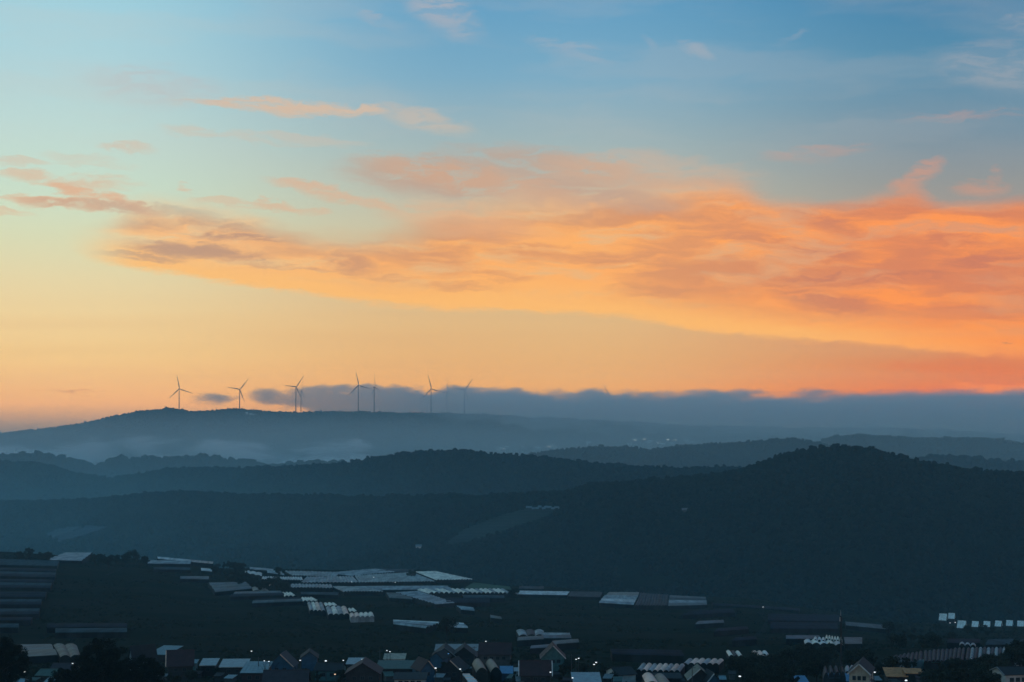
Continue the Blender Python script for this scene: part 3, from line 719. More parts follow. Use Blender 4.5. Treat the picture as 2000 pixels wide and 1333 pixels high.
 ('left three barrels of the highest pink barrel row', [(1424, 1283), (1452, 1283), (1445, 1274), (1418, 1273)], 3, 'v', ['film_cream', 'film_slate', 'film_cream'], dict(arch=0.7)),
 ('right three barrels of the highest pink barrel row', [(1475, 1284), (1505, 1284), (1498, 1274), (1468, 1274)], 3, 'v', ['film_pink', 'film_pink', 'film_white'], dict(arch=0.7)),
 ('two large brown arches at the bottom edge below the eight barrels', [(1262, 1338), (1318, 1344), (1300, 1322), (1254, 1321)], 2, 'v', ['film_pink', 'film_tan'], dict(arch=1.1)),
 ('clouded grey arches behind the blue roof by the mast', [(1608, 1326), (1652, 1324), (1648, 1311), (1606, 1312)], 4, 'v', 'film_slate', dict(arch=1.8, wall='film_slate')),
 ('pair of pale arches between the mast and the cream gabled house', [(1650, 1318), (1668, 1314), (1668, 1303), (1650, 1306)], 2, 'v', 'film_mauve', dict(arch=0.8, wall='film_slate')),
 ('left one of the two brown arched sheds near the bottom', [(930, 1315), (955, 1318), (942, 1296), (922, 1298)], 1, 'v', 'film_tan', dict(arch=1.8, cat='shed', name='arched_shed', seg=10)),
 ('right one of the two brown arched sheds near the bottom', [(958, 1314), (980, 1315), (968, 1297), (948, 1297)], 1, 'v', 'film_tan', dict(arch=1.8, cat='shed', name='arched_shed', seg=10)),
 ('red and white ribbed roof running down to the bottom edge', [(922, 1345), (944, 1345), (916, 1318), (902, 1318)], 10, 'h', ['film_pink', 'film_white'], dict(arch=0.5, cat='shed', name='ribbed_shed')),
]
for L, q, n, run, m, kw in GH:
    greenhouse(L, q, n, run, m, **kw)

# ------------------------------------------------------------------ houses
def box(x0, x1, y0, y1, z0, z1):
    v = [(x0, y0, z0), (x1, y0, z0), (x1, y1, z0), (x0, y1, z0), (x0, y0, z1), (x1, y0, z1), (x1, y1, z1), (x0, y1, z1)]
    return v, [(0, 3, 2, 1), (4, 5, 6, 7), (0, 1, 5, 4), (1, 2, 6, 5), (2, 3, 7, 6), (3, 0, 4, 7)]
def slab(p, n_off):
    """thick plate from four corners"""
    p = [Vector(q) for q in p]; d = (p[1] - p[0]).cross(p[3] - p[0]).normalized() * n_off
    if d.z < 0: d = -d
    v = p + [q + d for q in p]
    return v, [(0, 3, 2, 1), (4, 5, 6, 7), (0, 1, 5, 4), (1, 2, 6, 5), (2, 3, 7, 6), (3, 0, 4, 7)]
def beam(a, b, r):
    a, b = Vector(a), Vector(b); d = (b - a).normalized()
    s = d.cross(Vector((0, 0, 1)));  s = s.normalized() if s.length > 1e-3 else Vector((1, 0, 0)); t = d.cross(s)
    v = [q + s * i * r + t * j * r for q in (a, b) for i, j in ((-1, -1), (1, -1), (1, 1), (-1, 1))]
    return v, [(0, 1, 2, 3), (7, 6, 5, 4), (0, 4, 5, 1), (1, 5, 6, 2), (2, 6, 7, 3), (3, 7, 4, 0)]
def add_window(root, x, y, z, w_, h, axis, frame='wall_grey', lit=None, name='window'):
    """window set proud of a wall; axis 'y' faces -y, 'x' faces +x, '-x' faces -x"""
    def tr(vs):
        if axis == 'y': return [(x + a, y - b, z + c) for a, b, c in vs]
        if axis == 'x': return [(x + b, y + a, z + c) for a, b, c in vs]
        return [(x - b, y + a, z + c) for a, b, c in vs]
    fw = 0.09
    vs, fs = [], []
    for (a0, a1, c0, c1) in ((-w_/2, w_/2, h - fw, h), (-w_/2, w_/2, 0, fw), (-w_/2, -w_/2 + fw, fw, h - fw), (w_/2 - fw, w_/2, fw, h - fw), (-fw/3, fw/3, fw, h - fw)):
        v, f = box(a0, a1, -0.01, 0.06, c0, c1)
        fs += [tuple(i + len(vs) for i in q) for q in f]; vs += v
    fr = mesh_obj(name, tr(vs), fs, M[frame], root)
    v, f = box(-w_/2 + fw*0.5, w_/2 - fw*0.5, 0.0, 0.02, fw*0.5, h - fw*0.5)
    mesh_obj('pane', tr(v), f, M[lit or 'glass'], fr)

def house(label, px, py, w_px, h_px, r_px, depth=8.0, yaw=0.0, ridge='x', roof='roof_dark', wall='wall_dark', trim=None, windows=2, over=0.5, name='house', cat='house', mono=False, base_drop=2.5, door=False, chimney=False, lit=None, awning=None):
    """px, py: pixel at the centre of the eave line nearest the camera; sizes in pixels at that depth"""
    Y0 = 560.0
    h_m = 3.0
    p = hit2(px, py, 3.0); s = p.y / FPX
    h_m = h_px * s; w_ = w_px * s; rise = r_px * s
    p = hit2(px, py, h_m)
    root = bpy.data.objects.new(name, None); col.objects.link(root)
    root.location = (p.x, p.y, p.z - h_m); root.rotation_euler = (0, 0, math.radians(yaw))
    tag(root, label, cat)
    x0, x1, y0, y1, H_ = -w_ / 2, w_ / 2, 0.0, depth, h_m
    if mono:
        v = [(x0, y0, -base_drop), (x1, y0, -base_drop), (x1, y1, -base_drop), (x0, y1, -base_drop), (x0, y0, H_), (x1, y0, H_), (x1, y1, H_ + rise), (x0, y1, H_ + rise)]
        mesh_obj('wall', v, [(0, 3, 2, 1), (4, 5, 6, 7), (0, 1, 5, 4), (1, 2, 6, 5), (2, 3, 7, 6), (3, 0, 4, 7)], M[wall], root)
        k = rise / depth
        v, f = slab([(x0 - over, y0 - over, H_ - over * k + .03), (x1 + over, y0 - over, H_ - over * k + .03), (x1 + over, y1 + over, H_ + rise + over * k + .03), (x0 - over, y1 + over, H_ + rise + over * k + .03)], 0.14)
        rf = mesh_obj('roof', v, f, M[roof], root)
        nrib = max(4, int(w_ / 0.9))
        vs, fs = [], []
        for i in range(nrib + 1):
            x = x0 - over + (w_ + 2 * over) * i / nrib
            v, f = beam((x, y0 - over, H_ - over * k + .2), (x, y1 + over, H_ + rise + over * k + .2), 0.05)
            fs += [tuple(a + len(vs) for a in q) for q in f]; vs += v
        mesh_obj('roof_rib', vs, fs, M[roof], rf)
        if trim:
            v, f = beam((x0 - over, y0 - over - .06, H_ - over * k + .05), (x1 + over, y0 - over - .06, H_ - over * k + .05), 0.13)
            mesh_obj('fascia', v, f, M[trim], root)
    else:
        if ridge == 'x':
            ym = (y0 + y1) / 2
            v = [(x0, y0, -base_drop), (x1, y0, -base_drop), (x1, y1, -base_drop), (x0, y1, -base_drop), (x0, y0, H_), (x1, y0, H_), (x1, y1, H_), (x0, y1, H_), (x0, ym, H_ + rise), (x1, ym, H_ + rise)]
            f = [(0, 3, 2, 1), (0, 1, 5, 4), (2, 3, 7, 6), (1, 2, 6, 9, 5), (3, 0, 4, 8, 7), (4, 5, 9, 8), (6, 7, 8, 9)]
            k = rise / (depth / 2)
            sl = [[(x0 - over, y0 - over, H_ - over * k), (x1 + over, y0 - over, H_ - over * k), (x1 + over, ym, H_ + rise), (x0 - over, ym, H_ + rise)],
                  [(x1 + over, y1 + over, H_ - over * k), (x0 - over, y1 + over, H_ - over * k), (x0 - over, ym, H_ + rise), (x1 + over, ym, H_ + rise)]]
            rc = ((x0 - over, ym, H_ + rise + .16), (x1 + over, ym, H_ + rise + .16))
            bb = [((x, y0 - over, H_ - over * k + .05), (x, ym, H_ + rise + .05)) for x in (x0 - over - .08, x1 + over + .08)]
            bb += [((x, y1 + over, H_ - over * k + .05), (x, ym, H_ + rise + .05)) for x in (x0 - over - .08, x1 + over + .08)]
        else:
            v = [(x0, y0, -base_drop), (x1, y0, -base_drop), (x1, y1, -base_drop), (x0, y1, -base_drop), (x0, y0, H_), (x1, y0, H_), (x1, y1, H_), (x0, y1, H_), (0, y0, H_ + rise), (0, y1, H_ + rise)]
            f = [(0, 3, 2, 1), (0, 1, 5, 8, 4), (2, 3, 7, 9, 6), (1, 2, 6, 5), (3, 0, 4, 7), (5, 6, 9, 8), (7, 4, 8, 9)]
            k = rise / (w_ / 2)
            sl = [[(x0 - over, y0 - over, H_ - over * k), (0, y0 - over, H_ + rise), (0, y1 + over, H_ + rise), (x0 - over, y1 + over, H_ - over * k)],
                  [(0, y0 - over, H_ + rise), (x1 + over, y0 - over, H_ - over * k), (x1 + over, y1 + over, H_ - over * k), (0, y1 + over, H_ + rise)]]
            rc = ((0, y0 - over, H_ + rise + .16), (0, y1 + over, H_ + rise + .16))
            bb = [((x0 - over, y0 - over - .08, H_ - over * k + .05), (0, y0 - over - .08, H_ + rise + .05)), ((x1 + over, y0 - over - .08, H_ - over * k + .05), (0, y0 - over - .08, H_ + rise + .05))]
        mesh_obj('wall', v, f, M[wall], root)
        for q in sl:
            q = [(a, b, c + .03) for a, b, c in q]
            v, f = slab(q, 0.14); mesh_obj('roof_slope', v, f, M[roof], root)
        v, f = beam(rc[0], rc[1], 0.12); mesh_obj('ridge_cap', v, f, M[roof], root)
        if trim:
            tm = trim if isinstance(trim, (list, tuple)) else [trim] * 4
            for i, (a, b) in enumerate(bb[:len(tm)]):
                if tm[i]:
                    v, f = beam(a, b, 0.14); mesh_obj('barge_board', v, f, M[tm[i]], root)
    if windows and h_m > 2.2:
        for i in range(windows):
            x = x0 + w_ * (i + 1) / (windows + 1)
            if door and i == 0:
                v, f = box(x - .5, x + .5, -0.06, 0.01, 0.05, 2.1); mesh_obj('door', v, f, M['door_blue'], root)
            else:
                add_window(root, x, y0, max(0.9, h_m - 2.0), min(1.3, w_ / (windows + 1) * 0.7), 1.2, 'y', lit=lit)
        for ax, xx in (('x', x1), ('-x', x0)):
            add_window(root, xx, depth / 2, max(0.9, h_m - 2.0), 1.2, 1.2, ax)
    if chimney:
        v, f = box(w_ * .2, w_ * .2 + .6, depth * .55, depth * .55 + .6, H_, H_ + rise + .8); mesh_obj('chimney', v, f, M['wall_grey'], root)
    if awning:
        v, f = slab([(x0 - .2, -2.2, H_ - .9), (x1 + .2, -2.2, H_ - .9), (x1 + .2, -.02, H_ - .25), (x0 - .2, -.02, H_ - .25)], 0.06); mesh_obj('awning', v, f, M[awning], root)
    return root

HO = [
 ('steep dark house whose narrow pale gable stands right of the big tree', 256, 1287, 16, 22, 22, dict(depth=9, yaw=-52, ridge='y', wall='roof_sky', roof='roof_dark', windows=0)),
 ('wide low shed with a teal metal roof behind the dark red hip roof', 308, 1279, 36, 14, 6, dict(depth=16, mono=True, roof='roof_teal', wall='wall_dark', windows=0, name='shed', cat='shed', yaw=-12)),
 ('dark red roofed house with a sunlit left gable edge', 352, 1300, 46, 26, 24, dict(depth=9, yaw=10, roof='roof_red', wall='wall_dark', trim=['trim_lit', None], chimney=False)),
 ('tiny teal lean to right of the dark red roofed house', 377, 1296, 10, 14, 3, dict(depth=4, mono=True, roof='roof_teal', wall='wall_teal', windows=0, name='shed', cat='shed')),
 ('small two step pale metal roof, leftmost of the pale roofs in the row', 406, 1300, 26, 22, 4, dict(depth=10, mono=True, roof='roof_sky', wall='wall_dark', trim='trim_white', windows=1, yaw=3, name='shed', cat='shed')),
 ('long pale metal roof with a white gutter in the row of sheds', 455, 1303, 46, 24, 4, dict(depth=12, mono=True, roof='roof_sky', wall='wall_dark', trim='trim_white', windows=2, yaw=3, name='shed', cat='shed')),
 ('bright teal metal roof with a warm top edge beside the bare tree', 495, 1315, 44, 26, 8, dict(depth=14, mono=True, roof='roof_teal', wall='roof_plum', windows=2, name='shed', cat='shed')),
 ('dark plum house with a warm lit bargeboard and a blue front gable', 548, 1300, 46, 18, 21, dict(depth=8, yaw=-6, ridge='y', roof='roof_plum', wall='wall_blue', trim=[None, 'trim_lit'], windows=2)),
 ('blue house showing a plain blue gable wall', 604, 1285, 28, 24, 10, dict(depth=9, yaw=5, ridge='y', roof='roof_dark', wall='wall_blue', windows=0)),
 ('nearest house with a broad tiled plum roof at the bottom edge', 556, 1340, 84, 20, 24, dict(depth=11, roof='roof_plum', wall='wall_dark', yaw=2)),
 ('low dark house between the blue gable and the big dark red gable', 640, 1310, 50, 20, 10, dict(depth=9, roof='roof_dark', wall='wall_teal', yaw=-6)),
 ('blue metal roof behind the big dark red gable', 692, 1298, 28, 14, 3, dict(depth=11, mono=True, roof='roof_sky', wall='wall_dark', windows=0, name='shed', cat='shed')),
 ('big dark red gabled house below the lamps, left of the white kiosk', 708, 1316, 62, 24, 19, dict(depth=12, ridge='y', roof='roof_red', wall='wall_dark', trim='roof_red', windows=3)),
 ('small white kiosk with a blue door and a cream roof', 770, 1288, 38, 14, 5, dict(depth=7, mono=True, roof='wall_cream', wall='wall_white', windows=2, door=True, name='kiosk', cat='kiosk')),
 ('long dull green metal roof in front of the white kiosk', 778, 1307, 80, 22, 5, dict(depth=12, mono=True, roof='roof_green', wall='wall_dark', windows=3, name='shed', cat='shed')),
 ('low white fronted shop at the bottom edge', 800, 1328, 60, 16, 4, dict(depth=9, mono=True, roof='roof_dark', wall='wall_white', windows=4, name='shop', cat='shop')),
 ('narrow blue gabled house with a dark red roof and a warm right edge', 836, 1308, 26, 24, 16, dict(depth=9, yaw=22, ridge='y', roof='roof_red', wall='wall_blue', trim=[None, 'trim_lit'], windows=1)),
 ('deep blue wall of a lean to beside the blue lamp', 852, 1286, 24, 18, 10, dict(depth=8, ridge='y', roof='roof_dark', wall='wall_blue', windows=0, yaw=-20)),
 ('left one of two black gables under the long grey roof', 868, 1283, 44, 18, 17, dict(depth=12, ridge='y', roof='roof_dark', wall='wall_dark', trim='roof_grey', windows=2)),
 ('right one of two black gables under the long grey roof', 906, 1283, 46, 18, 17, dict(depth=12, ridge='y', roof='roof_dark', wall='wall_dark', windows=2)),
 ('long grey roof rising behind the two black gables', 893, 1272, 86, 12, 4, dict(depth=14, mono=True, roof='roof_grey', wall='wall_dark', windows=0, name='shed', cat='shed')),
 ('black house with a slim pale right roof edge left of the brown arches', 880, 1309, 42, 20, 18, dict(depth=9, yaw=-14, ridge='y', roof='roof_dark', wall='wall_dark', trim=[None, 'trim_lit'], windows=2)),
 ('dark red house with a steep cross gable under the lamp', 966, 1278, 54, 26, 16, dict(depth=9, roof='roof_red', wall='wall_grey', windows=4, yaw=-3)),
 ('dark house with a teal balcony front right of the centre cluster', 1080, 1284, 40, 28, 20, dict(depth=9, ridge='y', roof='roof_red', wall='wall_teal', trim=['roof_grey', 'trim_white'], windows=3)),
 ('boxy dark red roof with a pale frame below it', 1046, 1318, 56, 24, 22, dict(depth=8, roof='roof_red', wall='wall_dark', trim=['trim_white', 'trim_white'], windows=3)),
 ('small bright blue roof right of the brown arched sheds', 989, 1316, 20, 16, 6, dict(depth=8, mono=True, roof='roof_blue', wall='wall_blue', windows=0, name='shed', cat='shed')),
 ('narrow light blue box shed left of the boxy dark red roof', 1011, 1312, 9, 18, 2, dict(depth=5, mono=True, roof='roof_sky', wall='roof_sky', windows=0, name='shed', cat='shed')),
 ('wide flat pale teal roof at the bottom edge right of centre', 1147, 1336, 52, 14, 6, dict(depth=15, mono=True, roof='roof_sky', wall='wall_dark', windows=2, name='shed', cat='shed')),
 ('black gable with a pale white triangle at its left end', 1224, 1318, 38, 16, 10, dict(depth=10, yaw=18, roof='roof_dark', wall='wall_white', windows=0)),
 ('low dark shed under the eight pink barrel roofs', 1300, 1326, 60, 14, 4, dict(depth=6, mono=True, roof='roof_dark', wall='wall_dark', windows=2, name='shed', cat='shed')),
 ('dark house with white edged gable and a green tinted ridge', 1368, 1326, 44, 20, 19, dict(depth=9, ridge='y', roof='roof_green', wall='wall_dark', trim=['trim_white', None], windows=2)),
 ('blue fronted house with one slanted white roof edge', 1394, 1332, 26, 16, 16, dict(depth=8, ridge='y', roof='roof_dark', wall='wall_blue', trim=['trim_white', None], windows=0, yaw=8)),
 ('small blue box roof at the bottom edge left of the mast', 1569, 1335, 17, 12, 5, dict(depth=8, mono=True, roof='roof_blue', wall='wall_blue', windows=0, name='shed', cat='shed')),
 ('electric blue sheet roof in front of the clouded grey arches', 1640, 1331, 44, 12, 5, dict(depth=9, mono=True, roof='roof_blue', wall='wall_dark', windows=0, name='shed', cat='shed', yaw=-10)),
 ('cream gabled house with white edged gable under a black roof', 1678, 1315, 36, 34, 16, dict(depth=13, yaw=-16, ridge='y', roof='roof_dark', wall='wall_cream', trim='trim_white', windows=3)),
 ('lower cream porch gable on white columns at the bottom edge', 1684, 1330, 30, 20, 17, dict(depth=4, yaw=-16, ridge='y', roof='roof_dark', wall='wall_cream', trim='trim_white', windows=2, name='porch', cat='porch')),
 ('white walled house with tall windows cut by the right edge', 1988, 1318, 46, 34, 9, dict(depth=9, yaw=8, roof='roof_dark', wall='wall_white', trim='roof_grey', windows=3)),
 ('small pale balcony storey above the roof at the right edge', 1996, 1299, 28, 18, 3, dict(depth=6, mono=True, roof='roof_grey', wall='wall_white', windows=3, yaw=4, name='upper_storey', cat='building')),
 ('left sheet of orange tarpaulin roofing at the lower right', 1752, 1322, 38, 10, 9, dict(depth=8, mono=True, roof='orange', wall='wall_dark', windows=0, name='tarpaulin_shelter', cat='shelter', yaw=-5)),
 ('right and thinner sheet of orange tarpaulin roofing', 1785, 1316, 30, 16, 4, dict(depth=5, mono=True, roof='orange', wall='wall_dark', windows=0, name='tarpaulin_shelter', cat='shelter', yaw=-4)),
 ('aqua painted box building below the great slate greenhouse', 1800, 1297, 16, 10, 3, dict(depth=5, mono=True, roof='aqua', wall='aqua', windows=0, name='cabin', cat='cabin')),
 ('mint green box building below the great slate greenhouse', 1820, 1296, 11, 11, 2, dict(depth=5, mono=True, roof='mint', wall='mint', windows=0, name='cabin', cat='cabin')),
 ('low green roof tapering right of the mint green box', 1834, 1300, 18, 6, 3, dict(depth=5, mono=True, roof='mint', wall='roof_green', windows=0, name='cabin', cat='cabin', yaw=-8)),
 ('blue metal roof among the dark trees at the lower left', 88, 1320, 36, 16, 8, dict(depth=9, roof='roof_green', wall='wall_dark', yaw=-8)),
 ('pale blue roof in the lower left corner', 22, 1338, 40, 14, 6, dict(depth=9, roof='roof_sky', wall='wall_grey', yaw=6)),
 ('low navy roofed house left of the lamp by the big tree', 118, 1312, 40, 16, 12, dict(depth=8, roof='roof_plum', wall='wall_blue', yaw=-4)),
 ('short teal shed roof between the big tree and the navy roofed house', 100, 1338, 34, 10, 5, dict(depth=9, mono=True, roof='roof_teal', wall='wall_dark', windows=0, name='shed', cat='shed')),
]
for L, px, py, a, b, c, kw in HO:
    house(L, px, py, a, b, c, **kw)

# small lean-tos crowded between the houses
rl = random.Random(21)
SPOT = [(14, 1322, 'grey'), (62, 1330, 'teal'), (318, 1322, 'grey'), (382, 1318, 'rusty red'), (424, 1322, 'dark'), (446, 1326, 'pale'), (530, 1318, 'teal'), (582, 1312, 'dark'), (626, 1320, 'grey'), (650, 1308, 'teal'), (668, 1328, 'dark'),
        (744, 1316, 'rusty red'), (762, 1322, 'teal'), (856, 1324, 'grey'), (872, 1330, 'dark'), (918, 1306, 'pale'), (998, 1326, 'teal'), (1016, 1332, 'grey'), (1088, 1318, 'dark'), (1104, 1330, 'rusty red'), (1186, 1326, 'grey'),
        (1206, 1332, 'teal'), (1330, 1332, 'dark'), (1412, 1328, 'pale'), (1430, 1318, 'dark'), (1716, 1330, 'grey'), (1800, 1326, 'rusty red'), (1846, 1312, 'dark'), (1904, 1312, 'grey'), (1936, 1308, 'pale'), (1752, 1334, 'dark')]
RC = {'grey': 'roof_grey', 'teal': 'roof_green', 'rusty red': 'roof_red', 'dark': 'roof_dark', 'pale': 'roof_sky'}
CN = {}
ORDS = 'first second third fourth fifth sixth seventh eighth ninth'.split()
for px, py, c in SPOT:
    CN[c] = CN.get(c, -1) + 1
    house('%s of the little lean-tos with a %s roof, from the left' % (ORDS[CN[c]], c), px, py, rl.uniform(11, 20), rl.uniform(7, 12), rl.uniform(2, 5), depth=rl.uniform(3, 5), mono=rl.random() < .7, roof=RC[c], wall='wall_dark' if rl.random() < .6 else 'wall_grey', windows=0, over=.25, name='lean_to', cat='shed', yaw=rl.uniform(-15, 15))['group'] = 'little lean-tos among the houses'

# footpaths on the dark slope
def track(pts_, width, label):
    P_ = [hit2(x, y, 0.12) for x, y in pts_]; vs, fs = [], []
    fine_ = []
    for i in range(len(P_) - 1):
        for k in range(8): fine_.append(P_[i].lerp(P_[i + 1], k / 8))
    fine_.append(P_[-1])
    for i, p in enumerate(fine_):
        d = (fine_[min(i + 1, len(fine_) - 1)] - fine_[max(i - 1, 0)]); n_ = Vector((-d.y, d.x, 0)).normalized() * width / 2
        for q in (p + n_, p - n_): vs.append((q.x, q.y, gz(q.x, q.y) + 0.15))
    for i in range(len(fine_) - 1): fs.append((2 * i, 2 * i + 1, 2 * i + 3, 2 * i + 2))
    o = mesh_obj('path', vs, fs, M['dirt']); tag(o, label, kind='structure')
M['dirt'] = mat('trodden_earth', (0.042, 0.040, 0.036), 0.95, vary=0.4, scale=0.2, spec=0.0)
track([(208, 1124), (232, 1114), (250, 1104)], 3.5, 'short dirt track below the trees on the left crest')
track([(210, 1120), (300, 1122), (380, 1128), (420, 1134)], 4, 'faint field edge path along the top of the dark slope')
track([(585, 1212), (680, 1232), (800, 1246), (940, 1250), (1060, 1275)], 3, 'earth path crossing the dark slope below the pink greenhouses')
track([(1385, 1188), (1480, 1196), (1500, 1215), (1480, 1240)], 4, 'track beside the navy net fields')
track([(1740, 1300), (1600, 1296), (1500, 1288)], 3, 'track on the wooded bank by the mast')

# white cabins on the ridge at the right
CAB = [(1823, 1213, 'leftmost of the three upper white roofed cabins'), (1841, 1211, 'middle one of the three upper white roofed cabins'), (1858, 1208, 'rightmost of the three upper white roofed cabins'),
       (1877, 1226, 'largest white roofed cabin, first in the lower row'), (1904, 1224, 'second white roofed cabin in the lower row'), (1927, 1224, 'third white roofed cabin in the lower row, half hidden by trees'),
       (1949, 1223, 'fourth white roofed cabin in the lower row'), (1971, 1222, 'fifth white roofed cabin in the lower row'), (1993, 1223, 'last white roofed cabin in the lower row, by the right edge')]
for i, (px, py, L) in enumerate(CAB):
    big = 1.35 if i == 3 else 1.0
    c = house(L, px, py, 11 * big, 4 * big, 9 * big, depth=7.5, yaw=-24 + (i * 37 % 11) - 5, roof='roof_white', wall='wall_dark', windows=1, name='cabin', cat='cabin', over=0.4)
    c['group'] = 'white roofed cabins on the ridge'

# far hamlet on the long ridge and tiny houses on the terraced hill
def on_hill(key, px, py):
    s = np.linspace(0.0, 1.0, 400)
    X, Y, Z = H[key](np.full(400, float(px)), s)
    v = Z / Y; rows_ = 666.5 - FPX * (v * CP - SP) / (CP + v * SP)
    k = int(np.argmin(np.abs(rows_ - py)))
    return Vector((X[k], Y[k], Z[k]))
def tiny(label, p, w_, d, h, roof, wall, group, lit=False, yaw=0.0):
    root = bpy.data.objects.new('house', None); col.objects.link(root); root.location = p; root.rotation_euler.z = yaw
    tag(root, label, 'house', group)
    v, f = box(-w_/2, w_/2, 0, d, -4, h); mesh_obj('wall', v, f, M[wall], root)
    for s in (-1, 1):
        q = [(-w_/2 - .6, d/2 + s * (d/2 + .6), h), (w_/2 + .6, d/2 + s * (d/2 + .6), h), (w_/2 + .6, d/2, h + 3), (-w_/2 - .6, d/2, h + 3)]
        v, f = slab(q, 0.3); mesh_obj('roof_slope', v, f, M[roof], root)
    if lit:
        v, f = box(-w_ * .32, w_ * .32, -0.3, -0.05, h * .3, h * .85); mesh_obj('window', v, f, M['bulb_far'], root)
    return root
M['bulb_far'] = mat('lit_window', (0.6, 0.6, 0.6), 0.5, emit=(0.95, 0.9, 0.75, 0.8))
rr = random.Random(3)
ORD = 'first second third fourth fifth sixth seventh eighth ninth tenth eleventh twelfth thirteenth fourteenth fifteenth sixteenth seventeenth eighteenth nineteenth twentieth'.split() + ['twenty-first']
HAM = sorted([(972, 880, 0), (978, 879, 0), (984, 879, 1), (990, 877, 0), (1020, 874, 0), (1050, 878, 0), (1072, 875, 1), (1077, 874, 0), (1084, 876, 0), (1150, 868, 0), (1240, 862, 1), (1258, 860, 1), (1268, 866, 0), (1286, 868, 1), (1304, 861, 1), (1317, 862, 1), (1340, 864, 0), (1350, 866, 0), (1228, 870, 0), (1295, 871, 0), (1312, 870, 0)])
for i, (px, py, lit) in enumerate(HAM):
    tiny('small pale house of the far hamlet, %s from the left' % ORD[i], on_hill('far', px, py), 15 + rr.random() * 8, 11, 8, 'roof_white' if i % 2 else 'roof_grey', 'wall_white', 'houses of the far hamlet', lit, rr.uniform(-.5, .5))
for i, (px, py) in enumerate([(482, 809), (490, 811), (497, 812)]):
    tiny(('left', 'middle', 'right')[i] + ' one of three tiny white houses below the second turbine', on_hill('far', px, py + 1), 11, 9, 6, 'roof_white', 'wall_white', 'houses near the turbines', i == 1, 0.2 * i)
for i in range(11):
    px, py = 1030 + i * 6 + rr.uniform(-2, 2), 996 + rr.uniform(-2, 2)
    tiny('tiny pale house on the terraced shoulder, %s from the left' % ORD[i], on_hill('r1', px, py), 5, 4, 2.6, 'roof_sky', 'wall_grey', 'houses on the terraced shoulder', False, rr.uniform(-.5, .5))
tiny('single pale house on the dark slope of the nearest hill', on_hill('r1', 1337, 1001), 9, 7, 3, 'roof_grey', 'wall_grey', None)
tiny('pale farm house at the foot of the terraced hill', on_hill('r1', 818, 1071), 9, 6, 3, 'roof_sky', 'wall_white', None)
tiny('tiny house just below the right shoulder of the rounded peak', on_hill('r1', 1815, 905), 6, 5, 3, 'roof_sky', 'wall_grey', None, False)

def field(name, poly, key, mat_, label, step=3.0, lift=1.5):
    xs = np.arange(min(p[0] for p in poly), max(p[0] for p in poly), 4.0)
    bm = bmesh.new(); ys_of = {}
    def inside(x, y):
        r = False; k = len(poly)
        for i in range(k):
            (xa, ya), (xb, yb) = poly[i], poly[(i + 1) % k]
            if ((ya > y) != (yb > y)) and x < (xb - xa) * (y - ya) / (yb - ya) + xa: r = not r
        return r
    ys = np.arange(min(p[1] for p in poly), max(p[1] for p in poly) + 3, step)
    cache = {}
    def vert(i, j):
        if (i, j) not in cache:
            p = on_hill(key, xs[i], ys[j]); cache[(i, j)] = bm.verts.new((p.x, p.y, p.z + lift + (0.8 if j % 2 else 0)))
        return cache[(i, j)]
    for i in range(len(xs) - 1):
        for j in range(len(ys) - 1):
            if inside(xs[i] + 2, ys[j] + step / 2):
                try: bm.faces.new((vert(i, j + 1), vert(i + 1, j + 1), vert(i + 1, j), vert(i, j)))
                except ValueError: pass
    me = bpy.data.meshes.new(name); bm.to_mesh(me); bm.free(); me.materials.append(mat_)
    o = bpy.data.objects.new(name, me); col.objects.link(o); tag(o, label, kind='structure'); return o
field('field', FIELD_TEA, 'r1', mat('terraced_crop', (0.016, 0.027, 0.020), 0.9, vary=0.4, scale=0.02), 'pale green terraced field on the shoulder of the nearest hill')
field('field', FIELD_MIST, 'r1', mat('pale_valley_field', (0.036, 0.052, 0.070), 0.9, vary=0.3, scale=0.02), 'pale blue field in the valley at the left')
gfp = [hit2(x, y, 0.6) for x, y in ((905, 1150), (1000, 1152), (995, 1146), (925, 1138))]
g = mesh_obj('field', gfp, [(0, 1, 2, 3)], mat('green_crop', (0.020, 0.085, 0.045), 0.9, vary=0.3, scale=0.05)); tag(g, 'bright green strip of crop behind the zigzag roofs', kind='structure')

# ------------------------------------------------------------------ lamps
def lathe(prof, seg=8):
    v, f = [], []
    for z, r in prof:
        for k in range(seg):
            a = 2 * math.pi * k / seg; v.append((r * math.cos(a), r * math.sin(a), z))
    for i in range(len(prof) - 1):
        for k in range(seg):
            f.append((i * seg + k, i * seg + (k + 1) % seg, (i + 1) * seg + (k + 1) % seg, (i + 1) * seg + k))
    f.append(tuple(range(seg - 1, -1, -1))); f.append(tuple((len(prof) - 1) * seg + k for k in range(seg)))
    return v, f
def lamp(label, px, py, size=1.0, m='bulb', height=7.0, group='street lamps lit at dusk'):
    p = hit2(px, py, height)
    root = bpy.data.objects.new('street_lamp', None); col.objects.link(root); root.location = (p.x, p.y, p.z - height)
    tag(root, label, 'street lamp', group)
    v, f = lathe([(-1.5, .11), (height + .05, .07)], 6); mesh_obj('pole', v, f, M['metal'], root)
    v, f = beam((0, .1, height + .1), (0.0, -.75, height + .25), .05); mesh_obj('arm', v, f, M['metal'], root)
    s = 0.26 * size * max(1.0, p.y / 650.0)
    v, f = lathe([(-.5 * s, .55 * s), (-.1 * s, s), (.3 * s, .8 * s), (.55 * s, .3 * s)], 8)
    v = [(a * 1.25, b - 1.0, c + height + .1) for a, b, c in v]
    mesh_obj('lamp_head', v, f, M[m], root)
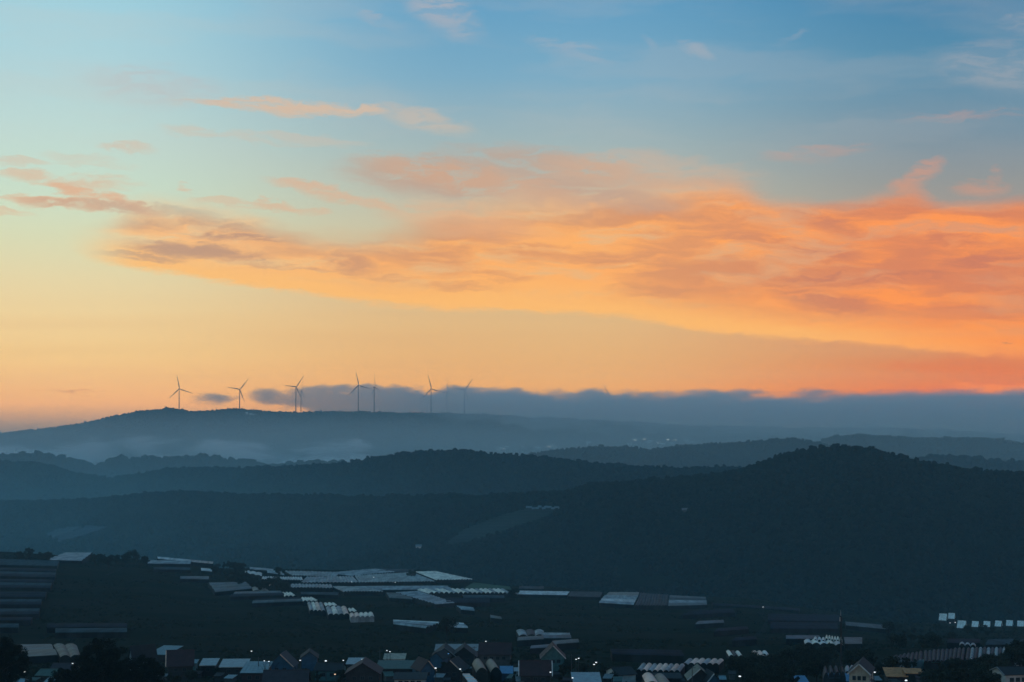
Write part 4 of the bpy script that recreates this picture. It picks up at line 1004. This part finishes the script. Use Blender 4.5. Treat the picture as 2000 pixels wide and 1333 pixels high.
for it in [
 ('brightest lit lamp, on the steep dark house by the big tree', 265, 1268, 1.5), ('lit lamp just left of the big foreground tree', 143, 1296, 1.0), ('lit lamp low at the left among dark trees', 50, 1312, 1.0),
 ('dim lamp standing alone above the row of pale shed roofs', 492, 1272, .9), ('left lamp of the pair beside the bare tree', 517, 1291, .8), ('right lamp of the pair beside the bare tree', 526, 1292, .8),
 ('bright upright lamp right of the blue gable wall', 637, 1291, 1.2), ('lamp left of the blue metal roof behind the red gable', 671, 1290, .8), ('lamp on the peak of the big dark red gable', 708, 1288, .9),
 ('orange lamp low in the yard left of the big red gable', 655, 1317, .8, 'bulb_warm'), ('left lamp of the close pair above the white kiosk', 756, 1271, .8), ('right lamp of the close pair above the white kiosk', 762, 1273, .8),
 ('bright lamp beside the narrow blue gabled house', 851, 1305, 1.1), ('lamp at the foot of the two black gables', 899, 1307, .9), ('lamp above the dark red house with the cross gable', 949, 1253, .9),
 ('blue lamp on the deep blue wall', 876, 1277, .9, 'bulb_blue'), ('left lamp of the twin lamps right of the balcony house', 1125, 1288, .8), ('right lamp of the twin lamps right of the balcony house', 1130, 1286, .9),
 ('upper lamp of the slanted pair on the dark slope', 1164, 1294, 1.0), ('lower lamp of the slanted pair on the dark slope', 1160, 1298, .9), ('lit lamp right of the blue fronted house near the bottom', 1444, 1321, 1.1),
 ('lamp on the black roof right of the cream gabled house', 1707, 1313, .9), ('lamp below the orange tarpaulin at the bottom edge', 1768, 1329, 1.1), ('lamp left of the wide flat pale teal roof', 1118, 1324, .8),
 ('lamp at the right corner of the boxy dark red roof', 1075, 1313, .8), ('lamp by the white barge board left of the blue gable wall', 587, 1290, .9),
 ('left lamp under the upper white roofed cabins', 1855, 1217, .6), ('right lamp under the upper white roofed cabins', 1865, 1216, .7), ('lamp on the roof of the big greenhouse complex', 730, 1128, .6),
 ('lamp in the dark gap of the big greenhouse complex', 772, 1138, .6), ('lamp at the left corner of the dark gap', 687, 1137, .6), ('lamp among trees on the left crest', 272, 1089, .7), ('lamp at the left tip of the navy net fields', 1490, 1186, .7), ('lone lamp in the clump left of the mauve scalloped greenhouse', 527, 1143, .5)]:
    lamp(*it)

# ------------------------------------------------------------------ mast
mp = hit2(1643, 1345, 0.0); ms = mp.y / FPX; MH = (1345 - 1194) * ms
mast = bpy.data.objects.new('lattice_mast', None); col.objects.link(mast); mast.location = mp
tag(mast, 'tall slim lattice radio mast rising from the trees at the right', 'mast')
mw = 0.27
for a, b in ((-1, -1), (1, -1), (0, 1)):
    v, f = beam((a * mw, b * mw, -1), (a * mw * .5, b * mw * .5, MH * .93), 0.055); mesh_obj('leg', v, f, M['metal'], mast)
vs, fs = [], []
nb = 40
cr3 = [(-1, -1), (1, -1), (0, 1)]
for i in range(nb):
    z0, z1 = MH * .93 * i / nb, MH * .93 * (i + 1) / nb; t0 = 1 - .5 * i / nb; t1 = 1 - .5 * (i + 1) / nb
    for k in range(3):
        a, b = cr3[k], cr3[(k + 1) % 3]
        for q in (beam((a[0] * mw * t0, a[1] * mw * t0, z0), (b[0] * mw * t1, b[1] * mw * t1, z1), .025), beam((a[0] * mw * t0, a[1] * mw * t0, z0), (b[0] * mw * t0, b[1] * mw * t0, z0), .025)):
            fs += [tuple(x + len(vs) for x in y) for y in q[1]]; vs += q[0]
lt = mesh_obj('lattice', vs, fs, M['metal'], mast); lt['kind'] = 'stuff'
v, f = lathe([(MH * .93, .05), (MH * 1.0, .03)], 6); mesh_obj('antenna', v, f, M['trim_white'], mast)
for z in (.86,):
    for s in (-1, 1):
        v, f = box(s * .3 - .09, s * .3 + .09, -.4, -.3, MH * z, MH * z + 1.2); mesh_obj('panel_antenna', v, f, M['trim_white'] if s < 0 else M['wall_grey'], mast)

# ------------------------------------------------------------------ wind turbines on the far ridge
def turbine(label, px, py, Y, R, theta, yaw, tower_px=46):
    hub = pt(px, py, Y); s = Y / FPX; R = R * s
    TH = tower_px * s
    root = bpy.data.objects.new('wind_turbine', None); col.objects.link(root); root.location = (hub.x, hub.y, hub.z - TH); root.rotation_euler.z = math.radians(yaw)
    tag(root, label, 'wind turbine', 'wind turbines on the far ridge')
    v, f = lathe([(-6, 2.6), (TH * .5, 2.1), (TH - 1.8, 1.5)], 12); mesh_obj('tower', v, f, M['turbine'], root, smooth=True)
    v, f = box(-1.9, 1.9, -3.5, 7.5, TH - 2.0, TH + 2.0); mesh_obj('nacelle', v, f, M['turbine'], root)
    v, f = lathe([(0, 2.0), (1.6, 1.7), (3.0, .5)], 10)
    mesh_obj('hub', [(a, -3.5 - c, b + TH) for a, b, c in v], f, M['turbine'], root, smooth=True)
    for k in range(3):
        a = math.radians(theta + 120 * k); d = Vector((math.sin(a), 0, math.cos(a))); e = Vector((math.cos(a), 0, -math.sin(a)))
        vs, fs = [], []
        prof = [(.0, 1.0, .9), (.06, 1.1, .9), (.16, 2.5, .7), (.35, 2.1, .5), (.65, 1.35, .3), (.92, .75, .15), (1.0, .25, .06)]
        for t, ch, th in prof:
            c = Vector((0, -5.0 - 2.5 * t * t, TH)) + d * (R * t)
            for x, y in ((-.35, 0), (0, 1), (.65, 0), (0, -1)):
                vs.append(c + e * (x * ch * 2.0) + Vector((0, y * th, 0)) + e * (y * 0))
        for i in range(len(prof) - 1):
            for j in range(4): fs.append((i * 4 + j, i * 4 + (j + 1) % 4, (i + 1) * 4 + (j + 1) % 4, (i + 1) * 4 + j))
        fs += [(3, 2, 1, 0), tuple(len(vs) - 4 + j for j in range(4))]
        mesh_obj('blade', vs, fs, M['turbine'], root)
for it in [('leftmost wind turbine, standing clear on the hump of the far ridge', 350, 760, 8400, 28, -12, 25), ('second wind turbine from the left, one blade pointing up right', 468, 761, 8400, 27, 39, 25),
           ('third wind turbine from the left, in front of its faint twin', 578, 756, 8400, 27, 35, 35, 54), ('faint twin wind turbine seen edge on just right of the third', 588, 764, 8800, 27, 6, 82, 50),
           ('wind turbine rising from the left part of the cloud bank', 700, 753, 8520, 28, -13, 22, 55), ('small wind turbine turned side on beside the one rising from cloud', 731, 757, 8560, 27, -12, 68, 50),
           ('wind turbine with a low left blade reaching into the cloud', 842, 760, 8440, 29, -15, 20, 50), ('wind turbine hidden in cloud but for one upright blade', 873, 767, 8620, 27, -9, 60, 50),
           ('rightmost clear wind turbine, two blades spread above the cloud', 907, 762, 8480, 28, 37, 25, 50), ('last wind turbine far right, only a slanting blade tip above cloud', 1190, 774, 8950, 24, -32, 20, 50)]:
    turbine(*it)

# ------------------------------------------------------------------ trees
M['leaf_silhouette'] = mat('silhouette_leaves', (0.012, 0.018, 0.013), 0.85, vary=0.5, scale=0.5, spec=0.05)  # leaf colour darkened so the near trees read as silhouettes
def leaf_cloud(seed, n, clumps, rx, rz, leaf, lm='leaf', q0=.22, q1=.42):
    r = random.Random(seed)
    cs = []
    for _ in range(clumps):
        while True:
            p = Vector((r.uniform(-1, 1), r.uniform(-1, 1), r.uniform(-.9, 1)))
            if p.length < 1: break
        cs.append((Vector((p.x * rx, p.y * rx, p.z * rz)), r.uniform(q0, q1) * rx))
    vs, fs = [], []
    for i in range(n):
        c, q = cs[i % clumps]
        d = Vector((r.gauss(0, 1), r.gauss(0, 1), r.gauss(0, .8))).normalized() * q * (r.random() ** .4)
        p = c + d
        u = Vector((r.gauss(0, 1), r.gauss(0, 1), r.gauss(0, .6))).normalized(); t = u.cross(Vector((r.gauss(0, 1), r.gauss(0, 1), r.gauss(0, 1)))).normalized()
        s = leaf * r.uniform(.6, 1.4); b = len(vs)
        vs += [p - u * s, p + t * s * .5, p + u * s, p - t * s * .5]; fs.append((b, b + 1, b + 2, b + 3))
    me = bpy.data.meshes.new('crown'); me.from_pydata([tuple(v) for v in vs], [], fs); me.update(); me.materials.append(M[lm])
    return me, cs
def trunk_mesh(seed, h, r0, cs, z0):
    r = random.Random(seed); vs, fs = [], []
    def limb(a, b, ra, rb):
        d = (b - a).normalized(); s = d.cross(Vector((0.3, .9, .1))).normalized(); t = d.cross(s); k = len(vs)
        for q, rad in ((a, ra), (b, rb)):
            for j in range(5):
                an = 2 * math.pi * j / 5; vs.append(q + (s * math.cos(an) + t * math.sin(an)) * rad)
        for j in range(5): fs.append((k + j, k + (j + 1) % 5, k + 5 + (j + 1) % 5, k + 5 + j))
    limb(Vector((0, 0, -1)), Vector((0, 0, h * .5)), r0, r0 * .7); limb(Vector((0, 0, h * .5)), Vector((.1, 0, h * .85)), r0 * .7, r0 * .3)
    for c, q in cs[:9]:
        limb(Vector((0, 0, h * r.uniform(.3, .6))), c + Vector((0, 0, z0)), r0 * .35, r0 * .08)
    me = bpy.data.meshes.new('trunk'); me.from_pydata([tuple(v) for v in vs], [], fs); me.update(); me.materials.append(M['bark'])
    return me
TREES = []
for k, (n, cl_, rx, rz, lf) in enumerate([(2600, 26, 3.6, 3.0, .34), (2200, 22, 2.8, 3.6, .34), (2200, 24, 4.2, 2.6, .36), (1500, 16, 2.0, 4.2, .3)]):
    me, cs = leaf_cloud(100 + k, n, cl_, rx, rz, lf)
    TREES.append((me, trunk_mesh(200 + k, 6.5, .28, cs, 5.6)))
def tree(label, x, y, size, kind, group=None, z=None, name='tree', cat='tree'):
    root = bpy.data.objects.new(name, None); col.objects.link(root)
    root.location = (x, y, gz(x, y) if z is None else z); root.rotation_euler.z = random.uniform(0, 6.28); root.scale = (size,) * 3
    tag(root, label, cat, group)
    cm__, tm__ = TREES[kind % len(TREES)]
    c = bpy.data.objects.new('crown', cm__); c.parent = root; c.location = (0, 0, 5.6); col.objects.link(c)
    t = bpy.data.objects.new('trunk', tm__); t.parent = root; col.objects.link(t)
    return root
def tree_px(label, px, py, size, kind, group=None):
    p = hit2(px, py, 5.0 * size); return tree(label, p.x, p.y, size, kind, group)
for i, (px, py, s, k, L) in enumerate([
 (1006, 1160, 1.2, 0, 'small round tree at the left end of the long white greenhouse'), (541, 1140, 1.5, 2, 'round dark tree before the narrow scalloped greenhouse'), (556, 1148, 1.3, 0, 'lower round tree touching the mauve scalloped greenhouse'),
 (527, 1136, 1.0, 1, 'slim dark tree right of the short white arched greenhouse'), (873, 1224, 1.25, 2, 'round tree between the torn white and the curved pale greenhouses'), (57, 1080, 1.5, 1, 'pointed tree on the skyline at the far left'),
 (1992, 1280, 1.3, 0, 'dark tree at the right end of the great slate greenhouse'), (1978, 1290, 1.1, 2, 'low tree in front of the right section of the slate greenhouse'), (544, 1116, 1.2, 1, 'tree on the edge between the thin pale roof and the complex'),
 (803, 1122, 1.1, 2, 'dark bush tree behind the cream block of the complex'), (260, 1087, 1.7, 2, 'broad tree with a lamp on the left crest'), (245, 1092, 1.3, 0, 'darker tree left of the broad crest tree'), (283, 1094, 1.2, 1, 'tree touching the left end of the grey blue shed roof'),
 (1735, 1229, 1.3, 0, 'tree at the right end of the slim teal greenhouse')]):
    tree_px(L, px, py, s, k)
GR_T = {
 'tree in dark clump right of the small white roof': [(425, 1108), (436, 1106), (448, 1105), (460, 1107), (472, 1110), (430, 1118), (444, 1120), (458, 1122), (470, 1126), (484, 1130), (452, 1132), (468, 1136), (490, 1138), (503, 1144), (515, 1146), (500, 1134), (418, 1114), (480, 1122)],
 'tree in dark row left of the broad crest tree': [(185, 1092), (195, 1090), (206, 1089), (217, 1090), (228, 1092), (212, 1098), (198, 1099), (80, 1088), (94, 1087), (38, 1086)],
 'tree in low wood left of the white cabins': [(1745, 1232), (1756, 1226), (1768, 1222), (1780, 1220), (1792, 1219), (1804, 1220), (1815, 1220), (1770, 1234), (1785, 1232), (1800, 1234), (1815, 1232), (1832, 1226), (1846, 1224), (1860, 1230), (1762, 1244), (1780, 1246), (1798, 1248), (1818, 1246), (1838, 1242), (1858, 1244), (1742, 1250), (1758, 1256), (1800, 1258), (1826, 1256)],
 'tree in thin row by the lower white cabins': [(1890, 1230), (1915, 1230), (1938, 1230), (1960, 1231), (1982, 1230), (1925, 1226), (1930, 1238), (1952, 1240), (1976, 1240), (1905, 1240)],
 'garden tree among the houses at the bottom left': [(30, 1312), (66, 1318), (82, 1308), (130, 1326), (58, 1328), (10, 1326), (300, 1312), (315, 1320), (330, 1325), (285, 1305), (345, 1330), (372, 1322), (388, 1310), (425, 1312)],
 'garden tree among the houses near the bottom centre': [(628, 1302), (644, 1298), (660, 1304), (665, 1322), (622, 1322), (735, 1322), (868, 1302), (925, 1304), (1000, 1296), (1030, 1292), (1100, 1310), (1112, 1300), (1094, 1326), (1200, 1322), (1180, 1312), (1140, 1308), (1006, 1324), (740, 1300), (596, 1318)],
 'tree on the dark wooded bank left of the mast': [(1430, 1300), (1446, 1296), (1462, 1298), (1478, 1296), (1494, 1300), (1510, 1296), (1526, 1290), (1540, 1284), (1556, 1282), (1570, 1276), (1585, 1274), (1600, 1276), (1618, 1272), (1450, 1310), (1470, 1312), (1490, 1314), (1510, 1310), (1530, 1304), (1550, 1300), (1570, 1296), (1590, 1292), (1610, 1290), (1630, 1284), (1466, 1326), (1492, 1328), (1520, 1322), (1545, 1318), (1575, 1312), (1595, 1306), (1520, 1336), (1550, 1332), (1655, 1280), (1672, 1276), (1690, 1284), (1706, 1290), (1664, 1292)],
 'tree on the bank below the great slate greenhouse': [(1850, 1306), (1866, 1304), (1882, 1306), (1900, 1304), (1916, 1302), (1932, 1300), (1948, 1298), (1962, 1296), (1860, 1320), (1880, 1322), (1900, 1320), (1920, 1318), (1940, 1316), (1958, 1312), (1830, 1316), (1815, 1326), (1840, 1330), (1870, 1334), (1900, 1334), (1930, 1332), (1955, 1330), (1742, 1302), (1775, 1302), (1720, 1308)],
 'small slim tree in the row in front of the slate greenhouse': [(1744, 1298), (1752, 1297), (1760, 1296), (1768, 1297), (1776, 1298), (1784, 1299)],
}
ORD = 'first second third fourth fifth sixth seventh eighth ninth tenth eleventh twelfth thirteenth fourteenth fifteenth sixteenth seventeenth eighteenth nineteenth twentieth'.split()
ORD += ['twenty-' + q for q in ORD[:9]] + ['thirtieth'] + ['thirty-' + q for q in ORD[:9]]
def ordinal_label(L, pts_, i):
    k = sorted(range(len(pts_)), key=lambda j: pts_[j][0]).index(i)
    return L + ', ' + ORD[k] + ' from the left'
for L, pts_ in GR_T.items():
    for i, (px, py) in enumerate(pts_):
        slim = L.startswith('small slim')
        tree_px(ordinal_label(L, pts_, i), px, py, (0.55 if slim else random.uniform(.7, 1.15) * (.5 if 'garden' in L else .8)) * (1.0 if py > 1150 else 1.5), 3 if slim else i * 3 + len(L), L.replace('tree', 'trees', 1))

# the big dark tree in the foreground, and its lower companions
def big_tree(label, px, top_row, base_row, Y, w_px, seed, n=9000):
    p = pt(px, base_row, Y); s = Y / FPX
    g0 = gz(p.x, p.y); top = pt(px, top_row, Y).z
    rx = w_px / 2 * s; hgt = top - g0
    rz = min(hgt * .42, rx * 1.05); zc = hgt - rz
    me, cs = leaf_cloud(seed, n * 2, 130, rx, rz, .24, 'leaf_silhouette', .10, .26)
    root = bpy.data.objects.new('tree', None); col.objects.link(root); root.location = (p.x, p.y, g0)
    tag(root, label, 'tree')
    c = bpy.data.objects.new('crown', me); c.parent = root; c.location = (0, 0, zc); col.objects.link(c)
    t = bpy.data.objects.new('trunk', trunk_mesh(seed + 1, hgt * .9, rx * .08, cs, zc)); t.parent = root; col.objects.link(t)
big_tree('big black leafy tree in the foreground at the lower left', 196, 1250, 1380, 480, 100, 41, 15000)
big_tree('lower black leafy tree merging with the right side of the big tree', 262, 1284, 1390, 478, 110, 43, 13000)
big_tree('rounded dark tree crown in the lower left corner', 6, 1246, 1380, 500, 90, 47, 11000)
big_tree('low leafy tree in front of the navy roofed house', 128, 1306, 1390, 478, 60, 49, 7000)

# bare sapling with thin stems
bp = hit2(520, 1345, 0); bs = bp.y / FPX
bt = bpy.data.objects.new('bare_tree', None); col.objects.link(bt); bt.location = bp
tag(bt, 'thin bare tree with long leafless stems beside the teal roof', 'tree')
rb = random.Random(9)
for (dx_, top) in ((-15, 1242), (-2, 1262), (8, 1290), (22, 1298), (-8, 1306), (14, 1270)):
    vs, fs = [], []
    a = Vector((0, 0, -1)); n_ = 7; end = Vector((dx_ * bs, 0.6 * rb.uniform(-1, 1), (1345 - top) * bs))
    prev = a
    for i in range(1, n_ + 1):
        t = i / n_; q = Vector((end.x * t ** 1.5 + rb.uniform(-.12, .12), end.y * t + rb.uniform(-.1, .1), end.z * t))
        v, f = beam(prev, q, .085 * (1 - t * .75)); fs += [tuple(x + len(vs) for x in y) for y in f]; vs += v
        if i > 2:
            for _ in range(2):
                tip = q + Vector((rb.uniform(-.9, .9), rb.uniform(-.5, .5), rb.uniform(.3, 1.0)))
                v, f = beam(q, tip, .022); fs += [tuple(x + len(vs) for x in y) for y in f]; vs += v
        prev = q
    mesh_obj('stem', vs, fs, M['bark'], bt)

# utility poles and a few wires give the town its upright marks
for L, px, top in [('utility pole in front of the two black gables', 926, 1262), ('utility pole right of the balcony house', 1116, 1278), ('utility pole beside the plum house', 505, 1284), ('utility pole left of the white kiosk', 742, 1270), ('utility pole below the eight pink barrels', 1352, 1300)]:
    p = hit2(px, top, 8.5)
    o = bpy.data.objects.new('utility_pole', None); col.objects.link(o); o.location = (p.x, p.y, p.z - 8.5); tag(o, L, 'utility pole', 'utility poles in the town')
    v, f = lathe([(-1, .15), (8.5, .10)], 7); mesh_obj('post', v, f, M['wall_grey'], o)
    v, f = beam((-.9, 0, 7.9), (.9, 0, 7.9), .06); mesh_obj('cross_arm', v, f, M['metal'], o)

# scrub over the slopes
n = 26000
sx_, sy_ = [], []
px = rng.uniform(-250, 2250, n); Yr = rng.uniform(520, 2150, n) 
X = (px - 1000) / FPX * Yr
Z = ground(X, Yr)
keep = fbm(X / 55.0 + 40, Yr / 55.0, 3) > 0.02
sz = rng.uniform(0.5, 1.5, n)
forest('scrub', np.stack([X[keep], Yr[keep], Z[keep]], -1), sz[keep] * np.where(Yr[keep] > 1700, 1.2, 1.0), 'dark scrub and bushes scattered over the slopes', scrub_col)
# ------------------------------------------------------------------ cloud bank, mist and haze
def volume_box(name, lo, hi, material):
    x0, y0, z0 = lo; x1, y1, z1 = hi
    v = [(x0, y0, z0), (x1, y0, z0), (x1, y1, z0), (x0, y1, z0), (x0, y0, z1), (x1, y0, z1), (x1, y1, z1), (x0, y1, z1)]
    f = [(0, 3, 2, 1), (4, 5, 6, 7), (0, 1, 5, 4), (1, 2, 6, 5), (2, 3, 7, 6), (3, 0, 4, 7)]
    return mesh_obj(name, v, f, material)
def volume_mat(name, color, density, aniso=0.0, field=None, absorb=None):
    m = bpy.data.materials.new(name); m.use_nodes = True
    m.node_tree.nodes.clear()
    t = N(m.node_tree)
    out = t.new('ShaderNodeOutputMaterial')
    pv = t.new('ShaderNodeVolumePrincipled')
    pv.inputs['Color'].default_value = (color[0], color[1], color[2], 1)
    pv.inputs['Anisotropy'].default_value = aniso
    if absorb: pv.inputs['Absorption Color'].default_value = (*absorb, 1)
    if field:
        t.link(field(t), pv.inputs['Density'])
    else:
        pv.inputs['Density'].default_value = density
    t.link(pv.outputs[0], out.inputs['Volume'])
    return m
haze_m = volume_mat('haze', (0.38, 0.79, 0.98), HAZE_DENSITY, 0.0)
hz = volume_box('haze', (-8000, -1000, -312), (8000, HAZE_FAR, HAZE_TOP), haze_m)
tag(hz, 'thin blue evening haze filling the valleys', kind='stuff')

def cloud_field(t):
    p = t.new('ShaderNodeNewGeometry').outputs['Position']
    s = t.new('ShaderNodeSeparateXYZ'); t.link(p, s.inputs[0])
    x, y, z = s.outputs
    n = t.noise(t.mapping(p, scale=(1 / 170.0, 1 / 1400.0, 1 / 70.0)), 1.0, 6, 0.6)
    zc = t.rng(x, -1300.0, 600.0, 38.0, -56.0, 'LINEAR')
    hh = t.rng(x, -1300.0, 600.0, 56.0, 122.0, 'LINEAR')
    hump = t.math('MULTIPLY', t.rng(x, -1150.0, -850.0), t.rng(x, -380.0, -560.0))
    hh = t.math('MULTIPLY_ADD', hump, 17.0, hh)
    v = t.math('DIVIDE', t.math('SUBTRACT', z, zc), hh)
    prof = t.math('SUBTRACT', 1.0, t.math('MULTIPLY', v, v))
    endw = t.rng(x, -1450.0, -900.0, -1.0, 0.0, 'LINEAR')
    f = t.math('ADD', t.math('ADD', prof, endw), t.math('MULTIPLY', t.math('SUBTRACT', n, 0.48), t.rng(x, -600.0, 300.0, 4.2, 2.8)))
    front = t.rng(y, t.rng(x, -1000.0, 100.0, 8600.0, 7950.0), t.rng(x, -1000.0, 100.0, 8750.0, 8200.0))
    return t.math('MULTIPLY', t.math('MULTIPLY', t.rng(f, 0.0, 0.8), front), 0.0036)
cm_ = volume_mat('cloud_bank', (1.0, 1.0, 0.98), 0, 0.2, cloud_field)
cb = volume_box('cloud', (-1600, 7950, -170), (5200, 9200, 155), cm_)
tag(cb, 'low grey cloud bank lying behind the far ridge', kind='stuff')

def mist_field(t):
    p = t.new('ShaderNodeNewGeometry').outputs['Position']
    s = t.new('ShaderNodeSeparateXYZ'); t.link(p, s.inputs[0])
    x, y, z = s.outputs
    return t.math('MULTIPLY', t.rng(z, 20.0, -170.0), t.rng(y, 5000.0, 7000.0, 0.00012, 0.00048))
mi = volume_box('mist', (-7000, 4500, -305), (7000, 8140, 30), volume_mat('valley_mist', (0.95, 1.0, 0.96), 0, 0.1, mist_field))
tag(mi, 'pale mist veiling the foot of the far ridge', kind='stuff')
def wisp_field(t):
    p = t.new('ShaderNodeNewGeometry').outputs['Position']
    s = t.new('ShaderNodeSeparateXYZ'); t.link(p, s.inputs[0])
    x, y, z = s.outputs
    n = t.noise(t.mapping(p, scale=(1 / 230.0, 1 / 1300.0, 1 / 75.0)), 1.0, 6, 0.58, 0.4)
    v = t.math('DIVIDE', t.math('SUBTRACT', z, -190.0), 92.0)
    prof = t.math('SUBTRACT', 0.5, t.math('MULTIPLY', v, v))
    endw = t.rng(x, -560.0, -400.0, 0.0, -1.6, 'LINEAR')
    f = t.math('ADD', t.math('ADD', prof, endw), t.math('MULTIPLY', t.math('SUBTRACT', n, 0.53), 5.0))
    return t.math('MULTIPLY', t.rng(f, 0.0, 1.3), 0.0060)
wi = volume_box('mist', (-2700, 6250, -296), (-250, 6850, -80), volume_mat('valley_wisps', (1.0, 1.0, 1.0), 0, -0.1, wisp_field))
tag(wi, 'drifting white wisps of fog low in the valley at the left', kind='stuff')

def valley_field(t):
    p = t.new('ShaderNodeNewGeometry').outputs['Position']
    s = t.new('ShaderNodeSeparateXYZ'); t.link(p, s.inputs[0])
    x, y, z = s.outputs
    return t.math('MULTIPLY', t.math('MULTIPLY', t.rng(x, 300.0, -900.0), t.rng(z, -60.0, -250.0)), 0.00026)
vm_ = volume_box('mist', (-2600, 2450, -304), (300, 5400, -50), volume_mat('near_valley_mist', (0.45, 0.9, 1.0), 0, 0.0, valley_field))
tag(vm_, 'thin teal mist in the left valley below the nearest wooded hill', kind='stuff')
